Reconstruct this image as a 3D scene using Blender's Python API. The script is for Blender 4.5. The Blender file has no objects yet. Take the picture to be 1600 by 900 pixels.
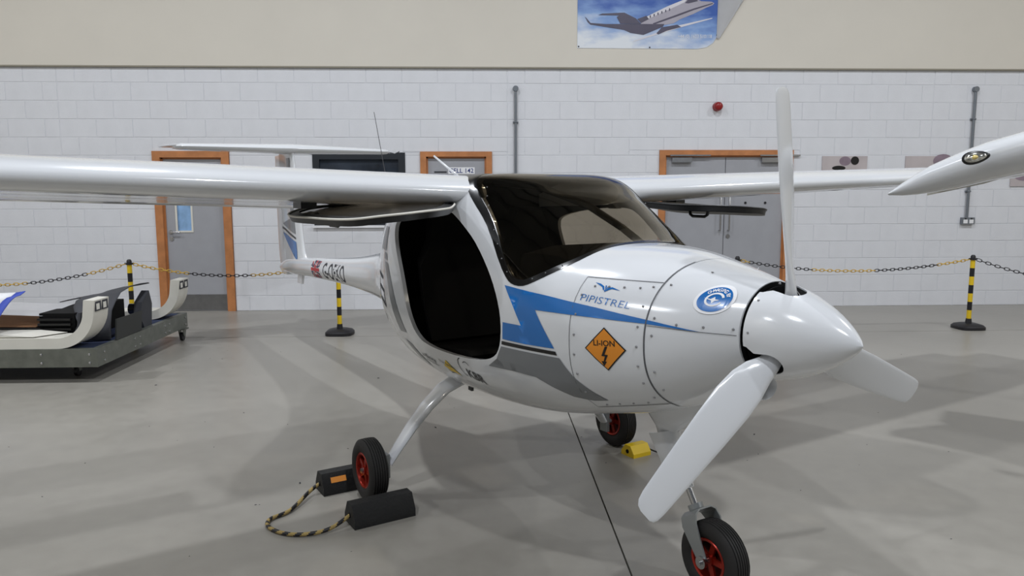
import bpy, bmesh, math, random
from mathutils import Vector, Matrix, Euler
random.seed(7)
scene = bpy.context.scene
COL = scene.collection
R = math.radians

# ------------------------------------------------------------------ camera, world, lights, exposure
cam_d = bpy.data.cameras.new('camera'); cam = bpy.data.objects.new('camera', cam_d); COL.objects.link(cam)
cam_d.sensor_width = 36.0; cam_d.lens = 1180.0 * 36.0 / 1600.0; cam_d.clip_start = 0.05; cam_d.clip_end = 200
cam.matrix_world = Matrix.Translation((0, 0, 1.52)) @ (Matrix.Rotation(R(-2.2), 4, 'Z') @ Matrix.Rotation(R(90 - 7.2), 4, 'X') @ Matrix.Rotation(-0.00206, 4, 'Z'))
scene.camera = cam

world = bpy.data.worlds.new('world'); scene.world = world; world.use_nodes = True
world.node_tree.nodes['Background'].inputs[0].default_value = (0.80, 0.88, 1.0, 1)
world.node_tree.nodes['Background'].inputs[1].default_value = 0.36

def ceiling_lamp(x, y, power, size=0.24):
    ld = bpy.data.lights.new('high_bay_light', 'AREA'); ld.shape = 'DISK'; ld.size = size; ld.energy = power; ld.color = (0.945, 0.985, 1.045)
    lo = bpy.data.objects.new('high_bay_light', ld); COL.objects.link(lo); lo.location = (x, y, 6.55)
LAMPS = [(-6.5, -0.6), (-2.0, -0.6), (2.5, -0.6), (7.0, -0.6), (-6.5, 5.2), (-2.0, 5.2), (2.5, 5.2), (7.0, 5.2)]
for lx, ly in LAMPS:
    ceiling_lamp(lx, ly, 400)

scene.view_settings.view_transform = 'Standard'; scene.view_settings.look = 'None'
scene.view_settings.gamma = 1.0; scene.view_settings.use_curve_mapping = False
scene.view_settings.exposure = -1.38

# ------------------------------------------------------------------ helpers
def lin(c):
    return tuple((v / 12.92 if v <= 0.04045 else ((v + 0.055) / 1.055) ** 2.4) for v in c)
def hexc(h):
    h = h.lstrip('#'); return lin([int(h[i:i + 2], 16) / 255 for i in (0, 2, 4)])
MATS = {}
def mat(name, col, rough=0.5, metal=0.0, coat=0.0, var=0.04, scale=6.0, bump=0.0, bscale=60.0, spec=0.5):
    if name in MATS: return MATS[name]
    m = bpy.data.materials.new(name); m.use_nodes = True; nt = m.node_tree; b = nt.nodes['Principled BSDF']
    c = hexc(col) if isinstance(col, str) else col
    tc = nt.nodes.new('ShaderNodeTexCoord'); nz = nt.nodes.new('ShaderNodeTexNoise')
    nz.inputs['Scale'].default_value = scale; nz.inputs['Detail'].default_value = 4
    nt.links.new(tc.outputs['Object'], nz.inputs['Vector'])
    rp = nt.nodes.new('ShaderNodeValToRGB')
    rp.color_ramp.elements[0].position = 0.3; rp.color_ramp.elements[1].position = 0.7
    rp.color_ramp.elements[0].color = tuple(v * (1 - var) for v in c) + (1,)
    rp.color_ramp.elements[1].color = tuple(min(1, v * (1 + var)) for v in c) + (1,)
    nt.links.new(nz.outputs['Fac'], rp.inputs['Fac']); nt.links.new(rp.outputs['Color'], b.inputs['Base Color'])
    b.inputs['Roughness'].default_value = rough; b.inputs['Metallic'].default_value = metal
    b.inputs['Coat Weight'].default_value = coat; b.inputs['Coat Roughness'].default_value = 0.05
    b.inputs['Specular IOR Level'].default_value = spec
    if bump:
        n2 = nt.nodes.new('ShaderNodeTexNoise'); n2.inputs['Scale'].default_value = bscale; n2.inputs['Detail'].default_value = 3
        nt.links.new(tc.outputs['Object'], n2.inputs['Vector'])
        bp = nt.nodes.new('ShaderNodeBump'); bp.inputs['Strength'].default_value = bump; bp.inputs['Distance'].default_value = 0.01
        nt.links.new(n2.outputs['Fac'], bp.inputs['Height']); nt.links.new(bp.outputs['Normal'], b.inputs['Normal'])
    MATS[name] = m
    return m
def tinted(name, col, fac_boost=0.0):
    m = bpy.data.materials.new(name); m.use_nodes = True; nt = m.node_tree; nt.nodes.clear()
    out = nt.nodes.new('ShaderNodeOutputMaterial'); mx = nt.nodes.new('ShaderNodeMixShader'); tr = nt.nodes.new('ShaderNodeBsdfTransparent')
    gl = nt.nodes.new('ShaderNodeBsdfGlossy'); lw = nt.nodes.new('ShaderNodeLayerWeight'); pw = nt.nodes.new('ShaderNodeMath'); fr = nt.nodes.new('ShaderNodeMath'); nz = nt.nodes.new('ShaderNodeTexNoise')
    tc = nt.nodes.new('ShaderNodeTexCoord'); mr = nt.nodes.new('ShaderNodeMapRange')
    nt.links.new(tc.outputs['Object'], nz.inputs['Vector']); nz.inputs['Scale'].default_value = 3
    nt.links.new(nz.outputs['Fac'], mr.inputs['Value']); mr.inputs['To Min'].default_value = 0.01; mr.inputs['To Max'].default_value = 0.04
    nt.links.new(mr.outputs['Result'], gl.inputs['Roughness'])
    lw.inputs['Blend'].default_value = 0.5; pw.operation = 'POWER'; pw.inputs[1].default_value = 5.0; fr.operation = 'MULTIPLY_ADD'; fr.inputs[1].default_value = 0.96; fr.inputs[2].default_value = 0.035
    nt.links.new(lw.outputs['Facing'], pw.inputs[0]); nt.links.new(pw.outputs[0], fr.inputs[0]); tr.inputs['Color'].default_value = tuple(col) + (1,); gl.inputs['Color'].default_value = (1, 1, 1, 1)
    nt.links.new(fr.outputs[0], mx.inputs['Fac']); nt.links.new(tr.outputs[0], mx.inputs[1]); nt.links.new(gl.outputs[0], mx.inputs[2])
    nt.links.new(mx.outputs[0], out.inputs['Surface'])
    return m

def tag(o, label=None, cat=None, group=None, kind=None):
    if label: o['label'] = label
    if cat: o['category'] = cat
    if group: o['group'] = group
    if kind: o['kind'] = kind
    return o
def obj(name, bm, m=None, parent=None, smooth=False, sharp=None):
    me = bpy.data.meshes.new(name); bmesh.ops.recalc_face_normals(bm, faces=bm.faces)
    bm.to_mesh(me); bm.free()
    o = bpy.data.objects.new(name, me); COL.objects.link(o)
    for mm in (m if isinstance(m, (list, tuple)) else [m]):
        if mm: me.materials.append(mm)
    if smooth:
        me.polygons.foreach_set('use_smooth', [True] * len(me.polygons))
        if sharp: me.set_sharp_from_angle(angle=R(sharp))
    if parent: o.parent = parent
    return o
def empty(name, loc=(0, 0, 0), rz=0):
    o = bpy.data.objects.new(name, None); COL.objects.link(o); o.location = loc; o.rotation_euler = (0, 0, rz); o.empty_display_size = 0.2
    return o
def box(bm, x0, x1, y0, y1, z0, z1, mi=0):
    v = [bm.verts.new((x, y, z)) for z in (z0, z1) for y in (y0, y1) for x in (x0, x1)]
    for f in ((0, 2, 3, 1), (4, 5, 7, 6), (0, 1, 5, 4), (2, 6, 7, 3), (0, 4, 6, 2), (1, 3, 7, 5)):
        bm.faces.new([v[i] for i in f]).material_index = mi
    return v
def obox(bm, c, ax, ay, az, mi=0):
    c = Vector(c); v = []
    for k in (-1, 1):
        for j in (-1, 1):
            for i in (-1, 1):
                v.append(bm.verts.new(c + Vector(ax) * i + Vector(ay) * j + Vector(az) * k))
    for f in ((0, 2, 3, 1), (4, 5, 7, 6), (0, 1, 5, 4), (2, 6, 7, 3), (0, 4, 6, 2), (1, 3, 7, 5)):
        bm.faces.new([v[i] for i in f]).material_index = mi
def tube(bm, pts, r, seg=10, cap=True, mi=0, closed=False):
    pts = [Vector(p) for p in pts]; n = len(pts); rings = []
    rr = r if isinstance(r, (list, tuple)) else [r] * n
    prev = None
    for i, p in enumerate(pts):
        if closed: d = pts[(i + 1) % n] - pts[i - 1]
        else: d = pts[min(i + 1, n - 1)] - pts[max(i - 1, 0)]
        d.normalize()
        if prev is None:
            a = d.orthogonal().normalized()
        else:
            a = prev - d * prev.dot(d); a.normalize()
        prev = a; b = d.cross(a)
        rings.append([bm.verts.new(p + (a * math.cos(t) + b * math.sin(t)) * rr[i]) for t in [2 * math.pi * k / seg for k in range(seg)]])
    m = n if closed else n - 1
    for i in range(m):
        A, B = rings[i], rings[(i + 1) % n]
        for k in range(seg):
            bm.faces.new((A[k], A[(k + 1) % seg], B[(k + 1) % seg], B[k])).material_index = mi
    if cap and not closed:
        bm.faces.new(list(reversed(rings[0]))).material_index = mi; bm.faces.new(rings[-1]).material_index = mi
    return rings
def cyl(bm, p0, p1, r0, r1=None, seg=16, mi=0):
    return tube(bm, [p0, p1], [r0, r0 if r1 is None else r1], seg, True, mi)
def lathe(bm, prof, axis='z', seg=32, c=(0, 0, 0), mi=0, caps=True):
    c = Vector(c); rings = []
    for (a, r) in prof:
        ring = []
        for k in range(seg):
            t = 2 * math.pi * k / seg
            if axis == 'z': q = Vector((r * math.cos(t), r * math.sin(t), a))
            elif axis == 'x': q = Vector((a, r * math.cos(t), r * math.sin(t)))
            else: q = Vector((r * math.sin(t), a, r * math.cos(t)))
            ring.append(bm.verts.new(c + q))
        rings.append(ring)
    for A, B in zip(rings, rings[1:]):
        for k in range(seg):
            bm.faces.new((A[k], A[(k + 1) % seg], B[(k + 1) % seg], B[k])).material_index = mi
    if caps and prof[0][1] > 1e-5: bm.faces.new(list(reversed(rings[0]))).material_index = mi
    if caps and prof[-1][1] > 1e-5: bm.faces.new(rings[-1]).material_index = mi
    bmesh.ops.remove_doubles(bm, verts=[v for r_ in (rings[0], rings[-1]) for v in r_], dist=1e-6)
    return rings
def loft(bm, rings, closed=True, caps=True, mi=0):
    rv = [[bm.verts.new(p) for p in r_] for r_ in rings]; n = len(rv[0])
    for A, B in zip(rv, rv[1:]):
        for k in range(n if closed else n - 1):
            bm.faces.new((A[k], A[(k + 1) % n], B[(k + 1) % n], B[k])).material_index = mi
    if caps:
        bm.faces.new(list(reversed(rv[0]))).material_index = mi; bm.faces.new(rv[-1]).material_index = mi
    return rv
def bevel(bm, w, seg=2):
    bmesh.ops.bevel(bm, geom=[e for e in bm.edges if e.calc_face_angle(0) > R(25)], offset=w, segments=seg, affect='EDGES', clamp_overlap=True)
def prism(poly, y0, y1):
    bm = bmesh.new(); a = [bm.verts.new((x, y0, z)) for x, z in poly]; b = [bm.verts.new((x, y1, z)) for x, z in poly]
    n = len(poly); bm.faces.new(a); bm.faces.new(list(reversed(b)))
    for i in range(n): bm.faces.new((a[i], b[i], b[(i + 1) % n], a[(i + 1) % n]))
    bmesh.ops.recalc_face_normals(bm, faces=bm.faces)
    return bm
def tmp(bm, m=None):
    me = bpy.data.meshes.new('t'); bmesh.ops.recalc_face_normals(bm, faces=bm.faces); bm.to_mesh(me); bm.free()
    if m: me.materials.append(m)
    o = bpy.data.objects.new('t', me); COL.objects.link(o); return o
def boolean(o, cutters, op='DIFFERENCE'):
    for c in cutters:
        md = o.modifiers.new('b', 'BOOLEAN'); md.object = c; md.operation = op; md.solver = 'EXACT'
    dg = bpy.context.evaluated_depsgraph_get(); me = bpy.data.meshes.new_from_object(o.evaluated_get(dg))
    o.modifiers.clear(); old = o.data; o.data = me; bpy.data.meshes.remove(old)
    return o
def drop(*os):
    for o in os:
        me = o.data; bpy.data.objects.remove(o); 
        if me and me.users == 0: bpy.data.meshes.remove(me)
def inset(poly, d):
    n = len(poly); area = sum(poly[i][0] * poly[(i + 1) % n][1] - poly[(i + 1) % n][0] * poly[i][1] for i in range(n)); s = 1 if area > 0 else -1
    out = []
    for i in range(n):
        p0, p1, p2 = Vector(poly[i - 1]), Vector(poly[i]), Vector(poly[(i + 1) % n])
        e1 = (p1 - p0).normalized(); e2 = (p2 - p1).normalized()
        n1 = Vector((-e1.y, e1.x)) * s; n2 = Vector((-e2.y, e2.x)) * s
        b = n1 + n2; b = b / max(0.3, b.length_squared) * 2 if b.length > 1e-6 else n1
        out.append(tuple(p1 + b * d))
    return out
def smoothpoly(poly, it=2):
    for _ in range(it):
        q = []
        n = len(poly)
        for i in range(n):
            a, b = poly[i], poly[(i + 1) % n]
            q += [(a[0] * .75 + b[0] * .25, a[1] * .75 + b[1] * .25), (a[0] * .25 + b[0] * .75, a[1] * .25 + b[1] * .75)]
        poly = q
    return poly
# flat 2D shapes -> grid cut -> mapped on a surface
def flat(polys):
    bm = bmesh.new()
    for i, p in enumerate(polys):
        mi = 0
        if isinstance(p, dict): mi = p['m']; p = p['p']
        f = bm.faces.new([bm.verts.new((a, b, 0)) for a, b in p]); f.material_index = mi
    bmesh.ops.triangulate(bm, faces=bm.faces); return bm
def gridcut(bm, step):
    if not bm.verts: return
    for ax in (0, 1):
        lo = min(v.co[ax] for v in bm.verts); hi = max(v.co[ax] for v in bm.verts)
        k = math.floor(lo / step) + 1
        while k * step < hi:
            no = Vector((1, 0, 0)) if ax == 0 else Vector((0, 1, 0))
            bmesh.ops.bisect_plane(bm, geom=bm.verts[:] + bm.edges[:] + bm.faces[:], plane_co=no * (k * step), plane_no=no); k += 1
def mapped(name, polys, fn, m, parent, step=0.04):
    bm = polys if isinstance(polys, bmesh.types.BMesh) else flat(polys)
    gridcut(bm, step)
    for v in bm.verts: v.co = fn(v.co.x, v.co.y)
    return obj(name, bm, m, parent, smooth=True)
def text_bm(s, size=1.0, align='LEFT', bold=0.0, shear=0.0):
    cu = bpy.data.curves.new('t', 'FONT'); cu.body = s; cu.size = size; cu.align_x = align; cu.resolution_u = 3; cu.offset = bold; cu.shear = shear
    o = bpy.data.objects.new('t', cu); COL.objects.link(o)
    dg = bpy.context.evaluated_depsgraph_get(); me = bpy.data.meshes.new_from_object(o.evaluated_get(dg))
    bm = bmesh.new(); bm.from_mesh(me); bpy.data.objects.remove(o); bpy.data.curves.remove(cu); bpy.data.meshes.remove(me)
    return bm
def xf2(bm, sx=1, sz=1, ang=0, ox=0, oz=0):
    c, s = math.cos(ang), math.sin(ang)
    for v in bm.verts:
        a, b = v.co.x * sx, v.co.y * sz; v.co = Vector((a * c - b * s + ox, a * s + b * c + oz, 0))
    return bm
def copy_tree(o, parent=None):
    c = o.copy(); COL.objects.link(c); c.parent = parent
    for ch in list(o.children): copy_tree(ch, c)
    return c
def pchip(xs, ys):
    n = len(xs); h = [xs[i + 1] - xs[i] for i in range(n - 1)]; d = [(ys[i + 1] - ys[i]) / h[i] for i in range(n - 1)]
    m = [d[0]] + [0] * (n - 2) + [d[-1]]
    for i in range(1, n - 1):
        if d[i - 1] * d[i] > 0:
            w1, w2 = 2 * h[i] + h[i - 1], h[i] + 2 * h[i - 1]; m[i] = (w1 + w2) / (w1 / d[i - 1] + w2 / d[i])
    def f(x):
        if x <= xs[0]: return ys[0]
        if x >= xs[-1]: return ys[-1]
        i = 0
        while xs[i + 1] < x: i += 1
        t = (x - xs[i]) / h[i]
        return ((1 + 2 * t) * (1 - t) ** 2) * ys[i] + t * (1 - t) ** 2 * h[i] * m[i] + t * t * (3 - 2 * t) * ys[i + 1] + t * t * (t - 1) * h[i] * m[i + 1]
    return f

# ------------------------------------------------------------------ materials
M_block = mat('painted_block', '#dadbdf', 0.6, var=0.025, scale=5, bump=0.25, bscale=120)
M_mortar = mat('painted_mortar', '#d5d6da', 0.7, var=0.03)
M_beige = mat('beige_cladding', '#d4cec2', 0.55, var=0.015, scale=2)
M_ceil = mat('ceiling_sheet', '#6f6e6a', 0.7, var=0.05)
M_steel = mat('ceiling_steel', '#4a4a4a', 0.6)
M_oak = mat('oak_frame', '#b8794a', 0.45, var=0.14, scale=9)
M_door = mat('grey_door', '#9fa0a5', 0.4, var=0.03)
M_kick = mat('brushed_steel', '#8f8f90', 0.35, 0.9, var=0.08, scale=14)
M_chrome = mat('satin_chrome', '#b9b9ba', 0.25, 1.0)
M_galv = mat('galvanised_steel', '#7d8079', 0.45, 0.75, var=0.15, scale=12)
M_conduit = mat('grey_conduit', '#7b8086', 0.4, 0.5)
M_white = mat('white_gelcoat', '#d8dadd', 0.16, coat=0.6, var=0.008, scale=2)
M_blue = mat('blue_vinyl', '#1466ae', 0.25, coat=0.3, var=0.02)
M_grey = mat('grey_vinyl', '#74777a', 0.3, coat=0.3, var=0.02)
M_black = mat('black_vinyl', '#0c0c0e', 0.3, var=0.05)
M_dark = mat('cabin_black', '#0b0b0c', 0.75, var=0.1, spec=0.2)
M_frameblk = mat('black_plastic', '#101011', 0.35, var=0.1)
M_seal = mat('black_seal', '#08080a', 0.25, var=0.1)
M_glass = tinted('smoked_windscreen', (0.60, 0.56, 0.49))
M_doorglass = tinted('smoked_door_window', (0.52, 0.48, 0.42))
M_seam = mat('panel_seam', '#55565a', 0.6)
M_screw = mat('steel_screw', '#a8a8aa', 0.4, 0.7)
M_rubber = mat('tyre_rubber', '#1d1b1a', 0.75, var=0.15, scale=20)
M_chock = mat('chock_rubber', '#141414', 0.7, var=0.25, scale=18, bump=0.3, bscale=80)
M_red = mat('red_anodised', '#9c2a1c', 0.3, 0.55, var=0.08)
M_orange = mat('orange_sign', '#dd8a26', 0.4, var=0.03)
M_yellow = mat('yellow_plastic', '#e0bd1e', 0.45, var=0.05)
M_blackpl = mat('black_post_plastic', '#17161a', 0.5, var=0.08)
M_forkgrey = mat('fork_grey', '#8d9090', 0.35, 0.4)
M_redlens = mat('red_sounder', '#8a1214', 0.3, var=0.1)
M_navy = mat('navy_carpet', '#27324f', 0.95, var=0.2, scale=60)
M_cream = mat('cream_board', '#d8d5cb', 0.45, var=0.04)
M_brown = mat('brown_board', '#a97c56', 0.7, var=0.1, scale=8)
M_charcoal = mat('charcoal_rubber', '#3a3b40', 0.75, var=0.1)
M_paper = mat('white_paper', '#e6e6e8', 0.7, var=0.02)
M_bannerblue = mat('banner_blue', '#3a4fb0', 0.6, var=0.06)
M_redflag = mat('flag_red', '#b3262e', 0.4)
M_navyflag = mat('flag_navy', '#2a2547', 0.4)
M_pink = mat('print_pink_grey', '#b9b0b0', 0.5, var=0.12, scale=3)
M_lampglass = tinted('light_lens', (0.9, 0.9, 0.86))

def floor_material():
    m = bpy.data.materials.new('polished_concrete'); m.use_nodes = True; nt = m.node_tree; b = nt.nodes['Principled BSDF']
    tc = nt.nodes.new('ShaderNodeTexCoord')
    n1 = nt.nodes.new('ShaderNodeTexNoise'); n1.inputs['Scale'].default_value = 0.7; n1.inputs['Detail'].default_value = 6
    n2 = nt.nodes.new('ShaderNodeTexNoise'); n2.inputs['Scale'].default_value = 9; n2.inputs['Detail'].default_value = 8
    n3 = nt.nodes.new('ShaderNodeTexNoise'); n3.inputs['Scale'].default_value = 160
    mixf = nt.nodes.new('ShaderNodeMath'); mixf.operation = 'ADD'
    s1 = nt.nodes.new('ShaderNodeMath'); s1.operation = 'MULTIPLY'; s1.inputs[1].default_value = 0.6
    s2 = nt.nodes.new('ShaderNodeMath'); s2.operation = 'MULTIPLY'; s2.inputs[1].default_value = 0.4
    for n in (n1, n2, n3): nt.links.new(tc.outputs['Object'], n.inputs['Vector'])
    nt.links.new(n1.outputs['Fac'], s1.inputs[0]); nt.links.new(n2.outputs['Fac'], s2.inputs[0])
    nt.links.new(s1.outputs[0], mixf.inputs[0]); nt.links.new(s2.outputs[0], mixf.inputs[1])
    rp = nt.nodes.new('ShaderNodeValToRGB'); rp.color_ramp.elements[0].position = 0.3; rp.color_ramp.elements[1].position = 0.7
    rp.color_ramp.elements[0].color = hexc('#88847c') + (1,); rp.color_ramp.elements[1].color = hexc('#9b978f') + (1,)
    nt.links.new(mixf.outputs[0], rp.inputs['Fac']); nt.links.new(rp.outputs['Color'], b.inputs['Base Color'])
    mr = nt.nodes.new('ShaderNodeMapRange'); mr.inputs['To Min'].default_value = 0.26; mr.inputs['To Max'].default_value = 0.42
    nt.links.new(n2.outputs['Fac'], mr.inputs['Value']); nt.links.new(mr.outputs['Result'], b.inputs['Roughness'])
    bp = nt.nodes.new('ShaderNodeBump'); bp.inputs['Strength'].default_value = 0.04; bp.inputs['Distance'].default_value = 0.005
    nt.links.new(n3.outputs['Fac'], bp.inputs['Height']); nt.links.new(bp.outputs['Normal'], b.inputs['Normal'])
    return m
M_floor = floor_material()

# ------------------------------------------------------------------ the hall
WY = 9.85; XL, XR = -8.0, 9.2; YF = -7.0; ZC = 7.2
bm = bmesh.new(); box(bm, XL, XR, YF, WY + .3, -.2, -.012)
floor = tag(obj('floor', bm, mat('joint_filler', '#3a3732', .9)), kind='structure')
for (x0, x1, y0, y1) in ((XL, .5815, YF, 7.995), (.5895, XR, YF, 7.995), (XL, .5815, 8.005, WY + .3), (.5895, XR, 8.005, WY + .3)):
    bm = bmesh.new(); box(bm, x0, x1, y0, y1, -.012, 0); obj('concrete_slab', bm, M_floor, floor)

OPEN = [(-4.16, -3.21, -.1, 2.045), (-2.165, -.99, 1.105, 2.03), (-.794, .123, -.1, 2.042), (2.295, 4.054, -.1, 2.062)]
def subtract(r, opens):
    rs = [r]
    for (a0, a1, b0, b1) in opens:
        nx = []
        for (x0, x1, z0, z1) in rs:
            if a1 <= x0 or a0 >= x1 or b1 <= z0 or b0 >= z1: nx.append((x0, x1, z0, z1)); continue
            if z0 < b0: nx.append((x0, x1, z0, b0))
            if z1 > b1: nx.append((x0, x1, b1, z1))
            zl, zh = max(z0, b0), min(z1, b1)
            if x0 < a0: nx.append((x0, a0, zl, zh))
            if x1 > a1: nx.append((a1, x1, zl, zh))
        rs = nx
    return [q for q in rs if q[1] - q[0] > .012 and q[3] - q[2] > .012]
bm = bmesh.new()
for (x0, x1, z0, z1) in subtract((XL, XR, 0, 3.085), OPEN): box(bm, x0, x1, WY + .004, WY + .25, z0, z1)
wall = tag(obj('wall_back', bm, M_mortar), kind='structure')
JN = [-10.865, -5.285, .321, 5.875, 11.455]
pieces = []
for k in range(14):
    z0 = max(0.0, .225 * k - .03); z1 = min(.225 * (k + 1) - .03, 3.083)
    for a, b in zip(JN, JN[1:]):
        x = a - (.225 if k % 2 else 0)
        while x < b:
            x0, x1 = max(x, a), min(x + .45, b); x += .45
            x0 = max(x0, XL); x1 = min(x1, XR)
            if x1 - x0 < .03: continue
            g = .003 if (x0 not in (a,)) else .006
            for q in subtract((x0 + g, x1 - g, z0 + .003, z1 - .003), OPEN): pieces.append(q)
def block_bm(bm, x0, x1, z0, z1, ox=0, oz=0):
    c = .003
    A = [bm.verts.new((x, WY + .012, z)) for x, z in ((x0 - ox, z0 - oz), (x1 - ox, z0 - oz), (x1 - ox, z1 - oz), (x0 - ox, z1 - oz))]
    B = [bm.verts.new((x, WY, z)) for x, z in ((x0 + c - ox, z0 + c - oz), (x1 - c - ox, z0 + c - oz), (x1 - c - ox, z1 - c - oz), (x0 + c - ox, z1 - c - oz))]
    bm.faces.new(B)
    for i in range(4): bm.faces.new((A[i], A[(i + 1) % 4], B[(i + 1) % 4], B[i]))
def inview(q):
    cx, cz = (q[0] + q[1]) / 2, (q[2] + q[3]) / 2
    return -6.0 < cx < 7.2 and q[1] > -6 and cz < 3.09
pieces.sort(key=lambda q: (0 if inview(q) else 1, -((q[1] - q[0]) * (q[3] - q[2])) / (((q[0] + q[1]) / 2) ** 2 * .3 + 97)))
cache = {}
for q in pieces[:300]:
    key = (round(q[1] - q[0], 3), round(q[3] - q[2], 3)); ox, oz = (q[0] + q[1]) / 2, (q[2] + q[3]) / 2
    if key not in cache:
        bm = bmesh.new(); block_bm(bm, q[0], q[1], q[2], q[3], ox, oz); o = obj('block', bm, M_block, wall); cache[key] = o.data
    else:
        o = bpy.data.objects.new('block', cache[key]); COL.objects.link(o); o.parent = wall
    o.location = (ox, random.uniform(-.0012, .0012), oz)
bm = bmesh.new()
for q in pieces[300:]: block_bm(bm, *q)
tag(obj('block', bm, M_block, wall), kind='stuff')
# upper cladding, side walls, ceiling
bm = bmesh.new(); box(bm, XL, XR, WY - .03, WY + .25, 3.09, ZC); up = tag(obj('wall_upper', bm, M_beige), kind='structure')
bm = bmesh.new(); box(bm, XL, XR, WY - .036, WY - .002, 3.078, 3.096); tag(obj('trim_1', bm, mat('flashing', '#8d8778', .5)), kind='structure')
for nm, xa, xb in (('wall_left', XL - .2, XL), ('wall_right', XR, XR + .2)):
    bm = bmesh.new(); box(bm, xa, xb, YF, WY + .25, 0, ZC); tag(obj(nm, bm, M_beige), kind='structure')
bm = bmesh.new(); box(bm, XL, XR, YF, WY + .25, ZC, ZC + .1); ceil = tag(obj('ceiling', bm, M_ceil), kind='structure')
for k in range(12):
    y = YF + .7 + k * 1.4
    bm = bmesh.new(); box(bm, XL, XR, y - .06, y + .06, ZC - .22, ZC); obj('purlin', bm, M_steel, ceil)
for lx, ly in LAMPS:
    e = empty('high_bay_lamp', (lx, ly, 6.56)); tag(e, 'round high bay ceiling lamp, %s in the %s row' % ({-6.5: 'leftmost', -2.0: 'second from left', 2.5: 'second from right', 7.0: 'rightmost'}[lx], 'rear' if ly > 2 else 'front'), 'lamp', 'hangar ceiling lamps')
    bm = bmesh.new(); lathe(bm, [(0, .30), (.02, .31), (.16, .16), (.2, .1), (.3, .08), (.32, .02)], 'z', 24); obj('lamp_housing', bm, M_steel, e, True, 40)
    bm = bmesh.new(); cyl(bm, (0, 0, .3), (0, 0, ZC - 6.56), .012, seg=6); obj('hanger_rod', bm, M_steel, e)

# doors and window ------------------------------------------------
def door_frame(x0, x1, zt, parent, t=.085):
    y0, y1 = WY - .025, WY + .12
    for (a, b, c, d) in ((x0, x0 + t, 0, zt), (x1 - t, x1, 0, zt), (x0 + t, x1 - t, zt - t * .85, zt)):
        bm = bmesh.new(); box(bm, a, b, y0, y1, c, d); bevel(bm, .004, 1); obj('door_frame', bm, M_oak, parent)
    for (a, b, c, d) in ((x0 + t, x0 + t + .02, 0, zt - t * .85), (x1 - t - .02, x1 - t, 0, zt - t * .85), (x0 + t, x1 - t, zt - t * .85 - .02, zt - t * .85)):
        bm = bmesh.new(); box(bm, a, b, y0 + .045, y1, c, d); obj('door_stop', bm, M_oak, parent)
def lever(parent, x, z, y, d=1):
    bm = bmesh.new(); cyl(bm, (x, y, z), (x, y - .012, z), .027, seg=20); cyl(bm, (x, y - .01, z), (x, y - .05, z), .011, seg=12)
    tube(bm, [(x, y - .05, z), (x + d * .03, y - .055, z), (x + d * .13, y - .055, z)], .010, 10); obj('lever_handle', bm, M_chrome, parent, True, 40)
    bm = bmesh.new(); cyl(bm, (x + .005, y, z - .085), (x + .005, y - .012, z - .085), .026, seg=20); cyl(bm, (x + .005, y - .012, z - .085), (x + .005, y - .018, z - .085), .01, seg=10)
    obj('lock_escutcheon', bm, M_chrome, parent, True, 40)
d1 = tag(empty('door_1', (0, 0, 0)), 'grey door with narrow vision panel and wide oak frame beside the trolley', None, kind='structure')
door_frame(-4.168, -3.214, 2.05, d1, .095)
LY = WY + .03
bm = bmesh.new()
for q in subtract((-4.053, -3.329, .006, 1.945), [(-3.915, -3.735, 1.04, 1.75)]): box(bm, q[0], q[1], LY, LY + .05, q[2], q[3])
leaf = obj('door_leaf', bm, M_door, d1)
bm = bmesh.new()
for q in subtract((-3.935, -3.715, 1.02, 1.77), [(-3.912, -3.738, 1.043, 1.747)]): box(bm, q[0], q[1], LY - .008, LY, q[2], q[3])
obj('vision_panel_bead', bm, M_cream, leaf)
bm = bmesh.new(); box(bm, -3.915, -3.735, LY + .02, LY + .028, 1.04, 1.75)
gm = mat('blue_glass', '#8fb4dc', 0.1, var=0.22, scale=7); obj('vision_panel', bm, gm, leaf)  # opaque blue glass colour, mottled by noise
bm = bmesh.new(); box(bm, -4.04, -3.335, LY - .003, LY, .012, .215); obj('kick_plate', bm, M_kick, leaf)
lever(leaf, -4.0, 1.025, LY, 1)

d2 = tag(empty('door_2'), 'grey door with paper room sign behind the aircraft wing root', None, kind='structure')
door_frame(-.794, .123, 2.042, d2, .075)
bm = bmesh.new(); box(bm, -.699, .028, LY, LY + .05, .006, 1.955); leaf = obj('door_leaf', bm, M_door, d2)
bm = bmesh.new(); box(bm, -.44, -.10, LY - .002, LY, 1.76, 1.845); sg = obj('room_sign', bm, M_paper, leaf)
tb = text_bm('CELL 142', .085, 'LEFT', .001); w_ = max(v.co.x for v in tb.verts); xf2(tb, .315 / w_, .95, 0, -.43, 1.775)
mapped('sign_lettering', tb, lambda a, b: Vector((a, LY - .0035, b)), mat('sign_blue', '#2d3c78', .5), leaf, 1)
bm = bmesh.new(); box(bm, -.62, -.46, LY - .004, LY, 1.775, 1.795); obj('door_plate', bm, M_charcoal, leaf)
lever(leaf, -.63, 1.02, LY, 1)

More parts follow.
